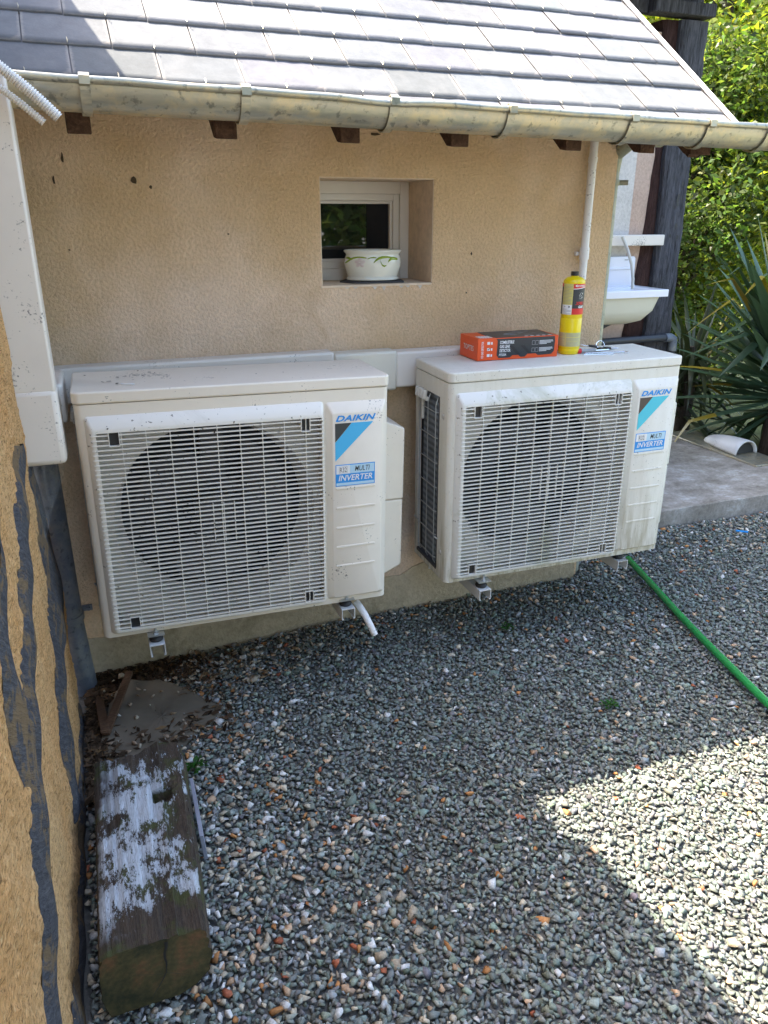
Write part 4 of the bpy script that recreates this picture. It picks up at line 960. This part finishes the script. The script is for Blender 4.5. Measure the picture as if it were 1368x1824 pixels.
# ------------------------------------------------------------------ outbuilding at the right
ob=thing('outbuilding','timber framed outbuilding with white limed wall and open eaves','outbuilding',(3.3,1.3,0))
def B(name,x0,x1,y0,y1,z0,z1,mat,bev=0,jit=0,par=None):
    b=MB(); b.box(x0-3.3,x1-3.3,y0-1.3,y1-1.3,z0,z1); return b.build(name,mat,par or ob,bevel=bev)
wl=B('wall',2.03,3.228,1.30,1.45,0,1.22,'pinkrender'); B('limed_panel',2.03,3.105,1.298,1.45,1.22,2.345,'limewash'); B('pink_strip',3.105,3.228,1.299,1.45,1.22,2.345,'pinkrender')
# bent post from stacked sections
def post(name,secs,mat,y0,y1):
    b=MB(); vv=[]; rs=random.Random(21)
    fine=[]
    for (a,c) in zip(secs,secs[1:]):
        for k in range(8): t=k/8; fine.append(tuple(a[i]+(c[i]-a[i])*t for i in range(3)))
    fine.append(secs[-1])
    for (z,x0,x1) in fine:
        j=lambda:rs.uniform(-.0035,.0035)
        vv+=[(x0+j()-3.3,y0+j()-1.3,z),(x0+.02+j()-3.3,y0-.012-1.3,z),((x0+x1)/2+j()-3.3,y0-.015+j()-1.3,z),(x1-.015+j()-3.3,y0-.010-1.3,z),(x1+j()-3.3,y0+j()-1.3,z),(x1+j()-3.3,y1-1.3,z),(x0-3.3,y1-1.3,z)]
    n=7; b.add(vv,[(i*n+k,i*n+(k+1)%n,(i+1)*n+(k+1)%n,(i+1)*n+k) for i in range(len(fine)-1) for k in range(n)]+[tuple(range(n)),tuple((len(fine)-1)*n+k for k in range(n))]); return b.build(name,mat,ob,smooth=False)
post('corner_post',[(0,3.27,3.455),(.76,3.275,3.46),(1.1,3.285,3.455),(1.45,3.275,3.447),(1.76,3.265,3.44),(2.1,3.265,3.440),(2.40,3.26,3.440)],'oldwood',1.262,1.45)
post('post_side',[(0,3.13,3.275),(.8,3.14,3.28),(1.3,3.20,3.29),(1.76,3.222,3.27),(2.1,3.20,3.29),(2.40,3.17,3.30)],'redwood',1.295,1.44)
b=MB(); rs=random.Random(6)
for (x,z,r_) in ((3.385,1.62,.011),(3.40,1.47,.006),(3.375,1.40,.012),(3.345,1.345,.011),(3.395,1.338,.012),(3.345,1.78,.006),(3.33,1.0,.006),(3.37,1.555,.012),(3.365,1.535,.014),(3.368,1.51,.010)):
    b=MB(); b.add([(x-3.3+r_*.7*math.cos(2*PI*k/9)*rs.uniform(.8,1.15),-.0655,z+r_*math.sin(2*PI*k/9)*rs.uniform(.8,1.15)) for k in range(9)],[tuple(range(9))]); b.build('peg_hole','blackp',ob)
B('ledge',2.1,3.30,1.225,1.30,1.295,1.352,'duct',.004)
B('cross_beam',3.06,3.445,1.22,1.32,2.415,2.475,'oldwood',.006); B('wall_plate',2.0,3.45,1.33,1.45,2.475,2.60,'oldwood',.004)
b=MB()
for k in range(5): b=MB(); x=2.26+k*.30; b.box(x-3.3,x+.07-3.3,.85-1.3,2.9,2.60,2.70); b.build('joist','oldwood',ob)
B('roof_boarding',2.245,3.60,.80,4.2,2.70,2.76,'oldwood'); 
b=MB(); b.prism([(1.30,2.45),(1.36,2.45),(1.36,2.2),(1.30,2.12)],lambda y,z:(3.38-3.3,y-1.3,z),lambda y,z:(3.43-3.3,y-1.3,z)); b.build('brace','oldwood',ob)
B('wall_beam',2.55,3.06,1.28,1.34,2.42,2.50,'oldwood')
# sink
sk=thing('utility_sink','white utility sink with upright back fixed on the outbuilding wall','sink',(2.9,1.3,.88))
def sp(x,y,z): return (x-2.9,y-1.3,z-.88)
b=MB()
# rim slab with sunken bowl
ro=[(2.60,.985),(3.175,.985),(3.175,1.296),(2.60,1.296)]; ri=[(2.63,1.015),(3.14,1.015),(3.14,1.24),(2.63,1.24)]; rb=[(2.70,1.06),(3.06,1.06),(3.06,1.20),(2.70,1.20)]
vv=[sp(x,y,1.040) for x,y in ro]+[sp(x,y,1.078) for x,y in ro]+[sp(x,y,1.074) for x,y in ri]+[sp(x,y,.93) for x,y in rb]
ff=[(k,(k+1)%4,4+(k+1)%4,4+k) for k in range(4)]+[(4+k,4+(k+1)%4,8+(k+1)%4,8+k) for k in range(4)]+[(8+k,8+(k+1)%4,12+(k+1)%4,12+k) for k in range(4)]+[(12,13,14,15)]
b.add(vv,ff); b.build('rim','porc',sk,bevel=.006,seg=3)
b=MB(); b.prism([(2.66,1.074),(3.165,1.074),(3.150,1.10),(3.146,1.225),(3.138,1.237),(2.66,1.237)],lambda x,z:sp(x,1.262,z),lambda x,z:sp(x,1.295,z)); 
b.prism([(2.66,1.165),(3.12,1.165),(3.12,1.178),(2.66,1.178)],lambda x,z:sp(x,1.256,z),lambda x,z:sp(x,1.264,z)); b.build('backsplash','porc',sk,bevel=.004)
b=MB(); t0=[(2.615,.998),(3.13,.998),(3.13,1.285),(2.615,1.285)]; t1=[(2.62,1.005),(3.10,1.005),(3.10,1.28),(2.62,1.28)]; t2=[(2.66,1.03),(3.05,1.03),(3.05,1.27),(2.66,1.27)]; t3=[(2.70,1.06),(2.98,1.06),(2.98,1.26),(2.70,1.26)]
vv=[sp(x,y,z) for L,z in ((t0,1.040),(t1,.965),(t2,.912),(t3,.893)) for x,y in L]
b.add(vv,[(i*4+k,i*4+(k+1)%4,(i+1)*4+(k+1)%4,(i+1)*4+k) for i in range(3) for k in range(4)]+[(12,13,14,15)]); b.build('bowl','porcu',sk,bevel=.01,seg=3)
b=MB(); b.tube([(sp(2.99,1.20,1.345)),sp(3.025,1.19,1.28),sp(3.05,1.17,1.20),sp(3.055,1.15,1.12),sp(3.05,1.14,1.07)],.0085,10); b.build('filling_hose','flex',sk,smooth=True)
b=MB(); b.tube([sp(2.80,1.22,.78),sp(2.88,1.2,.845),sp(2.97,1.19,.885)],.012,10); b.build('trap','dpipe',sk,smooth=True)
# the faint maker's mark is unreadable in the photo: a small grey dash stands there
b=MB(); b.box(3.07-2.9,3.095-2.9,-.0395,-.0385,1.2165-.88,1.221-.88); b.build('mark','greyp',sk)
dp=thing('drain_pipe','dark grey waste pipe with grey elbow running under the sink','pipe',(3.0,1.2,.75))
b=MB(); b.tube([(-1.0,.02,.022),(.40,.02,.022)],.021,16); b.tube([(.455,.02,-.03),(.455,.02,-.75)],.021,16); b.build('pipe_run','dpipe',dp,smooth=True)
b=MB(); b.tube([(.39,.02,.022),(.43,.02,.022),(.452,.02,.012),(.455,.02,-.02),(.455,.02,-.055)],.026,16); b.build('elbow','zincpipe',dp,smooth=True)
# slab ---------------------------------------------------------------
b=MB(); rs=random.Random(31); pts=[(2.30,.315)]+[(2.30+k*.08,.315+rs.uniform(-.006,.006)) for k in range(1,19)]+[(3.82,.31),(3.815,1.5),(2.03,1.5),(2.03,.6)]
b.prism(pts,lambda x,y:(x,y,-.05),lambda x,y:(x,y,.082)); sb=b.build('concrete_slab','concrete',bevel=.004); tag(sb,kind='structure')
# hooded white plastic piece
hd=thing('plastic_hood','white plastic hooded vent lying against the slab edge by the yucca','vent',(3.83,1.05,.085),(0,0,R(90)))
b=MB(); vv=[];n=16;m=10
for i in range(m+1):
    t=i/m; L=.15*(1-t); 
    for k in range(n+1):
        a=PI*k/n; s_=math.sqrt(max(0,1-(.98*t)**2)); vv.append((-.17+.34*t,.085*math.cos(a)*s_,.012+.085*math.sin(a)*s_))
b.add(vv,[(i*(n+1)+k,i*(n+1)+k+1,(i+1)*(n+1)+k+1,(i+1)*(n+1)+k) for i in range(m) for k in range(n)]); o_=b.build('hood','white',hd,smooth=True); q=o_.modifiers.new('s','SOLIDIFY'); q.thickness=.008
b=MB(); b.box(-.36,.42,-.11,.11,-.004,.008); b.build('base_plate','zinc',hd,bevel=.003)
b=MB(); b.add([(-.155,.07*math.cos(PI*k/12),.014+.065*math.sin(PI*k/12)) for k in range(13)],[tuple(range(13))]); b.build('dark_opening','black',hd)
# ------------------------------------------------------------------ hose
b=MB(); path=[(2.30,.02,.03),(2.275,-.08,.026),(2.245,-.2,.024),(2.20,-.36,.022),(2.152,-.53,.021),(2.10,-.74,.021),(2.045,-.98,.021),(1.99,-1.22,.021),(1.93,-1.5,.021),(1.88,-1.9,.021),(1.90,-2.4,.021)]
P=[]; 
for i in range(len(path)-1):
    for k in range(6): P.append(Vector(path[i]).lerp(Vector(path[i+1]),k/6))
P.append(Vector(path[-1])); Q=[sum((P[max(0,min(len(P)-1,i+d_))] for d_ in range(-4,5)),Vector())/9 for i in range(len(P))]
b.tube(Q,.0135,20); hs=b.build('green_hose','green',smooth=True); tag(hs,'bright green garden hose stretched across the gravel','hose')
# ------------------------------------------------------------------ log, slate, stone, sticks
lg=thing('log','weathered squared oak log with pale lichen crust at the wall foot','log',(.16,-1.349,0))
b=MB(); rs=np.random.default_rng(17); n=60; m_=36
prof=[(-.108,.0),(-.115,.06),(-.113,.12),(-.105,.155),(-.08,.160),(-.04,.1615),(0,.162),(.04,.161),(.075,.159),(.087,.150),(.091,.12),(.094,.08),(.086,.045),(.060,.018),(.02,.0)]
pf=[]
for (a,c) in zip(prof,prof[1:]):
    for k in range(4): pf.append((a[0]+(c[0]-a[0])*k/4,a[1]+(c[1]-a[1])*k/4))
pf.append(prof[-1]); mm=len(pf); gro=rs.normal(0,.0016,mm)
vv=[]
for i in range(n+1):
    y=.59*i/n; wsc=1+.09*i/n
    for k,(x,z) in enumerate(pf):
        jx=gro[k]*1.2+rs.normal(0,.0006); jz=gro[k]+rs.normal(0,.0006)
        if z>.15: 
            g1=.006*math.exp(-((x-.012)/.004)**2)*(1 if y<.10 or .3<y<.5 else .3); jz-=g1+.003*abs(math.sin(y*9+x*30))
            # mortise hole
            if .018<x<.055 and .385<y<.43: jz-=.03
        xx=x*wsc+(.014*i/n); yy=y
        if i==n: yy+=.02*math.sin(x*40)
        if z>.14 and x<-.06: jz-=.010*(i/n)
        vv.append((xx+jx,yy,max(z+jz,-.01)))
b.add(vv,[(i*mm+k,i*mm+k+1,(i+1)*mm+k+1,(i+1)*mm+k) for i in range(n) for k in range(mm-1)]+[tuple(n*mm+k for k in range(mm))]); b.build('log_body','log',lg)
b=MB(); cxs=[(p[0],p[1]) for p in pf]; vv=[(x+gro[k]*1.2,.0005,max(z+gro[k],-.01)) for k,(x,z) in enumerate(cxs)]+[(0,-.004,.07)]
b.add(vv,[(k,k+1,mm) for k in range(mm-1)]+[(mm-1,0,mm)]); 
oo=b.build('sawn_end','logend',lg)
b=MB(); rs2=random.Random(2)
for (x0,z0,x1,z1,w_) in ((.010,.160,.004,.080,.0035),(.004,.08,-.03,.02,.0015),(.004,.08,.05,.055,.0012),(.0,.08,-.08,.11,.001)):
    k=6; vv=[]
    for i in range(k+1):
        t=i/k; x=x0+(x1-x0)*t+rs2.uniform(-.002,.002); z=z0+(z1-z0)*t; ww=w_*(1-t*.8); vv+=[(x-ww,-.006,z),(x+ww,-.006,z)]
    b.add(vv,[(2*i,2*i+1,2*i+3,2*i+2) for i in range(k)])
b.build('drying_crack','blackp',lg)
b=MB(); b.box(-.0045,.0045,-.105,.105,-.03,.045,0,Matrix.Rotation(R(-4),4,'Y')@Matrix.Rotation(R(-1),4,'Z')); o_=b.build('slate_offcut','slateoff',loc=(.283,-.93,.045),bevel=.001); tag(o_,'narrow broken slate standing on edge against the log','slate')
pl=[(.140,-.120),(.249,-.160),(.31,-.215),(.373,-.310),(.440,-.400),(.399,-.455),(.287,-.545),(.19,-.60),(.09,-.60),(.055,-.45),(.09,-.25)]
b=MB(); cxp,cyp=.24,-.38; rs=random.Random(44); vv=[];m=14
pl2=[]
for a_,c_ in zip(pl,pl[1:]+pl[:1]):
    for k in range(5): pl2.append((a_[0]+(c_[0]-a_[0])*k/5+rs.uniform(-.004,.004),a_[1]+(c_[1]-a_[1])*k/5+rs.uniform(-.004,.004)))
M_=len(pl2)
for i in range(m+1):
    t=i/m
    for (x,y) in pl2: X_=cxp+(x-cxp)*t; Y_=cyp+(y-cyp)*t; vv.append((X_,Y_,-.014+.003*math.sin(X_*40+2)*math.sin(Y_*33)+rs.uniform(-.0012,.0012)-(.004 if i==m else 0)))
vv+=[(x,y,-.05) for x,y in pl2]
b.add(vv,[(i*M_+k,i*M_+(k+1)%M_,(i+1)*M_+(k+1)%M_,(i+1)*M_+k) for i in range(m+1) for k in range(M_)]); o_=b.build('flat_stone','stone',smooth=True); tag(o_,'flat grey stone slab in the soil corner behind the log','stone slab')
b=MB(); b.box(-.012,.012,-.15,.15,-.006,.006,0,Matrix.Rotation(R(-17),4,'Z')@Matrix.Rotation(R(4),4,'X')); o_=b.build('stick','plank',loc=(.117,-.29,.012),bevel=.002); tag(o_,'longer brown wood batten lying on the flat stone','stick','sticks on the flat stone')
b=MB(); b.box(-.013,.013,-.10,.10,-.005,.005,0,Matrix.Rotation(R(4),4,'Z')@Matrix.Rotation(R(-5),4,'X')); o_=b.build('stick','plank',loc=(.066,-.33,.0),bevel=.002); tag(o_,'shorter dark batten against the wall beside the longer one','stick','sticks on the flat stone')
# litter
rs=np.random.default_rng(5); n=2600
x=np.abs(rs.normal(0,.20,n))+.02; y=-np.abs(rs.normal(0,.10,n))-.01
e=rs.random(n)<.42; x[e]=.02+np.abs(rs.normal(0,.03,e.sum())); y[e]=rs.uniform(-.75,-.02,e.sum())
e=rs.random(n)<.16; x[e]=rs.uniform(.05,.45,e.sum()); y[e]=rs.uniform(-.55,-.05,e.sum())
keep=x<1.0; x,y=x[keep],y[keep]; n=len(x)
z=gz(x,y)+.004+rs.uniform(0,.020,n)*np.exp(-x/.25); L=rs.uniform(.006,.022,n); wd=L*rs.uniform(.10,.55,n)
RM=rotm(rs.uniform(0,6.28,n),rs.normal(0,.35,n),rs.normal(0,.35,n)); q=np.array([[-1,0,0],[0,-1,.15],[1,0,0],[0,1,.15]])
Vq=np.einsum('nij,nvj->nvi',RM,q[None]*np.stack([L,wd,wd],1)[:,None,:])+np.stack([x,y,z],1)[:,None,:]
tn=np.array([.055,.036,.022])*np.exp(rs.normal(0,.5,(n,1))); tn[rs.random(n)<.12]=(.16,.10,.05)
lt=npmesh('leaf_litter',Vq.reshape(-1,3),np.arange(4*n).reshape(-1,4),'litter',tn); tag(lt,'brown dead leaves and twigs gathered in the wall corner','litter',kind='stuff')
Pc=np.stack([rng.uniform(.06,.42,60),rng.uniform(-.55,-.1,60)],1); Pc=np.concatenate([Pc,np.stack([rng.uniform(.3,1.0,140),rng.uniform(-.30,-.02,140)],1)])
zc=np.where(Pc[:,0]<.42,-.008,gz(Pc[:,0],Pc[:,1])+.004); cc_=np.array([[.36,.30,.22],[.30,.22,.15],[.42,.38,.33],[.25,.17,.10]])[rng.integers(0,4,200)]
cb=scatter('corner_pebbles',np.stack([Pc[:,0],Pc[:,1],zc],1),.008*np.exp(rng.normal(0,.35,200)),cc_,.4); tag(cb,'loose brown and cream pebbles lying over the soil corner','pebbles',kind='stuff')
# crumbs of stone and dry leaf on gravel surface
# twigs
b=MB(); rs=random.Random(14)
for k in range(46):
    if k<30: x,y=rs.uniform(.03,.5),-abs(rs.gauss(0,.12))-.01
    else: x,y=rs.uniform(.3,2.6),rs.uniform(-1.7,-.1)
    a=rs.uniform(0,6.28); L=rs.uniform(.02,.07); z=float(gz(x,y))+.012; p=[(x+L*t*math.cos(a+.5*t),y+L*t*math.sin(a+.5*t),z+.008*math.sin(t*3)) for t in (0,.35,.7,1)]
    b.tube(p,.0011,5)
tag(b.build('twigs','plank'),'thin dry twigs strewn on the ground','twigs',kind='stuff')
# weeds
def weed(x,y,s,label):
    t=thing('weed',label,'weed',(x,y,float(gz(x,y))+.002),group='small green weeds in the gravel'); rs=random.Random(int(x*1000)); vv=[];ff=[];tn=[]
    for k in range(46):
        a=rs.uniform(0,6.28); r_=rs.uniform(.1,1)*s; h=rs.uniform(.2,.9)*s*.7; L=s*.28
        c=Vector((r_*math.cos(a),r_*math.sin(a),h)); d_=Vector((math.cos(a),math.sin(a),rs.uniform(-.2,.6))).normalized(); e_=Vector((-math.sin(a),math.cos(a),0))
        o=len(vv); vv+=[c-d_*L,c+e_*L*.5,c+d_*L,c-e_*L*.5]; ff.append((o,o+1,o+2,o+3)); tn.append((.035,.12*rs.uniform(.7,1.3),.02))
    npmesh('leaves',[tuple(p) for p in vv],ff,'foliage',np.array(tn),t)
weed(.307,-.68,.030,'bright green weed growing between the log and the pebbles'); weed(1.515,-.309,.026,'small weed under the algae stained unit'); weed(1.571,-.855,.028,'faint weed in the shaded gravel near the sunlit patch')
b=MB(); b.box(-.028,.028,-.006,.006,0,.006,0,Matrix.Rotation(R(-40),4,'Z')); o_=b.build('plastic_shred','blue',loc=(3.05,.10,.006),bevel=.001); tag(o_,'bright blue plastic shred on gravel before the slab','plastic scrap')

# ------------------------------------------------------------------ yucca
def blades(name,parent,specs,seed,base=(.06,.115,.065)):
    rs=random.Random(seed); vv=[];ff=[];tn=[]
    for (p0,az_,el,L,wd_,droop) in specs:
        n=9; d=Vector((math.cos(az_)*math.cos(el),math.sin(az_)*math.cos(el),math.sin(el))); p=Vector(p0); side=Vector((-math.sin(az_),math.cos(az_),0)); o=len(vv)
        bt=rs.uniform(.7,1.35); yl=rs.random()<.05
        kink=rs.randint(3,7) if rs.random()<.25 else -1
        for i in range(n+1):
            t=i/n; w_=wd_*(.55+.45*min(1,t*4))*(1-t**2.6)+.0008
            up=side.cross(d).normalized()
            vv+=[p-side*w_+up*w_*.35,p.copy(),p+side*w_+up*w_*.35]
            p=p+d*(L/n); g_=droop*t*1.1/n; 
            if i==kink: g_+=rs.uniform(.8,1.6)
            d=(d+Vector((0,0,-1))*g_).normalized()
        for i in range(n):
            for j in (0,1): ff.append((o+3*i+j,o+3*i+3+j,o+3*i+4+j,o+3*i+1+j)); tn.append([c*bt for c in ((.30,.22,.02) if yl and i>3 else base)])
    return npmesh(name,[tuple(p) for p in vv],ff,'blade',np.array(tn),parent)
yc_=thing('yucca','large dark green yucca with long arching sword leaves by the slab','yucca',(4.15,1.0,0))
rs=random.Random(23); sp_=[]
for k in range(240):
    az_=rs.uniform(0,2*PI); t=rs.random(); h=.25+.55*t; el=R(-35+115*t+rs.uniform(-14,14)); el=min(el,R(86))
    if el<R(30) and 2.6<az_<4.6 and rs.random()<.8: continue
    rr=.05; sp_.append(((rr*math.cos(az_),rr*math.sin(az_),h),az_,el,rs.uniform(.50,.82),rs.uniform(.032,.050),rs.uniform(.1,1.6)*(1.2-t*.8)))
blades('leaves',yc_,sp_,5)
b=MB(); b.tube([(0,0,-.02),(.01,.0,.3),(-.01,.01,.6),(0,0,.85)],[.07,.06,.055,.03],12); b.tube([(.02,0,0),(.1,-.05,.25),(.16,-.08,.45)],[.05,.045,.03],10); b.build('trunk','bark',yc_,smooth=True)
yd=thing('yucca','smaller half dead yucca clump with hanging leaves behind the slab edge','yucca',(4.1,1.75,0))
sp_=[((0.03*math.cos(a),.03*math.sin(a),.1+.5*rs.random()),a,R(rs.uniform(-40,80)),rs.uniform(.45,.8),rs.uniform(.014,.024),rs.uniform(.4,2.2)) for a in [rs.uniform(0,6.28) for _ in range(110)]]
blades('leaves',yd,sp_,6,(.05,.065,.03)); b=MB(); b.tube([(0,0,-.02),(.01,.0,.3),(-.01,.01,.6)],[.06,.05,.03],12); b.build('trunk','bark',yd,smooth=True)

# ------------------------------------------------------------------ trees and shrubs
def leafcloud(name,parent,centers,n,size,base,seed,shell=.55,bright=.35):
    r_=np.random.default_rng(seed); C=np.array([c[:3] for c in centers]); Rd=np.array([c[3] for c in centers]); w_=Rd**2; w_=w_/w_.sum()
    # leaf clumps inside each blob
    nc=max(30,n//26); ci=r_.choice(len(C),nc,p=w_); d=r_.normal(size=(nc,3)); d/=np.linalg.norm(d,axis=1)[:,None]
    cc=C[ci]+d*(Rd[ci]*(shell+(1.08-shell)*r_.random(nc)))[:,None]*np.array([1,1,.9]); cs=r_.uniform(.06,.17,nc); ctint=np.exp(r_.normal(0,bright,nc))
    li=r_.integers(0,nc,n); P=cc[li]+r_.normal(size=(n,3))*cs[li][:,None]
    P[:,2]=np.maximum(P[:,2],.02)
    s=size*r_.uniform(.6,1.3,n); RM=rotm(r_.uniform(0,6.28,n),r_.normal(0,.8,n),r_.normal(0,.8,n)); q=np.array([[-1,0,0],[-.15,-.48,.12],[1,0,-.1],[-.15,.48,.12]])
    Vq=np.einsum('nij,nvj->nvi',RM,q[None]*s[:,None,None])+P[:,None,:]
    tn=np.array(base)*(ctint[li]*np.exp(r_.normal(0,.18,n)))[:,None]; tn[:,0]*=r_.uniform(.8,1.35,n)
    return npmesh(name,Vq.reshape(-1,3),np.arange(4*n).reshape(-1,4),'foliage',np.clip(tn,.01,.5),parent)
def tree(label,x,y,h,r,n,size,base,seed,cat='tree',name='broadleaf_tree',group=None,low=.2,k=26):
    t=thing(name,label,cat,(x,y,0),group=group); rs=random.Random(seed); cen=[]; b=MB(); top=Vector((rs.uniform(-.2,.2),rs.uniform(-.2,.2),h*.75))
    b.tube([(0,0,-.1),(rs.uniform(-.05,.05),0,h*.25),tuple(top*.7),tuple(top)],[.035*h*.5+.02,.03*h*.4+.01,.03,.012],10)
    for i in range(k):
        a=rs.uniform(0,6.28); z=h*(low+(1-low)*rs.random()**.8); f=math.sin(PI*min(1,max(.12,(z/h-low*.6)/(1.15-low*.6))))**.6; q=r*f*rs.uniform(.2,.85)
        c=(q*math.cos(a),q*math.sin(a),z,rs.uniform(.26,.48)*r*.6+.12); cen.append(c)
        b.tube([(0,0,z*.55),(c[0]*.5,c[1]*.5,z*.8),(c[0],c[1],z)],[.022,.014,.005],6)
    b.build('trunk','bark',t,smooth=True); leafcloud('crown',t,cen,n,size,base,seed); return t
GR='trees and shrubs beyond the yard'
tree('sunlit yellow green shrub tree right of the outbuilding post',5.3,3.1,4.6,1.35,42000,.036,(.31,.38,.055),1,group=GR,low=.12,k=34)
tree('darker dense shrub close behind the outbuilding post',4.55,2.55,2.5,.80,26000,.027,(.08,.125,.035),2,group=GR,name='evergreen_shrub',cat='shrub',low=.05,k=24)
tree('broad light green tree at the right edge of the photo',7.0,2.9,5.4,1.9,34000,.05,(.34,.41,.06),3,group=GR,low=.22,k=34)
tree('tall tree filling the gap over the yucca',6.6,5.0,6.2,2.1,30000,.055,(.31,.38,.06),4,group=GR,low=.3,k=34)
tree('green tree seen above the timber post and beam',4.9,5.4,5.8,1.8,30000,.05,(.30,.38,.06),5,group=GR,low=.3,k=34)
tree('far hedge bush low behind the yucca leaves',9.5,6.0,5.0,2.2,16000,.08,(.20,.27,.06),6,group=GR,low=.15,k=30)
for i,(x,y,s_) in enumerate(((2.4,-8.5,31),(4.6,-8.8,32),(6.6,-7.6,33))):
    tree(('willow like','tall','round')[i]+' tree standing across the yard, reflected in the window pane',x,y,6.0,2.3,16000,.12,(.08,.13,.035),s_,group='trees across the yard',low=.12,k=24)
print('polys',sum(len(o.data.polygons) for o in S.objects if o.type=='MESH'))
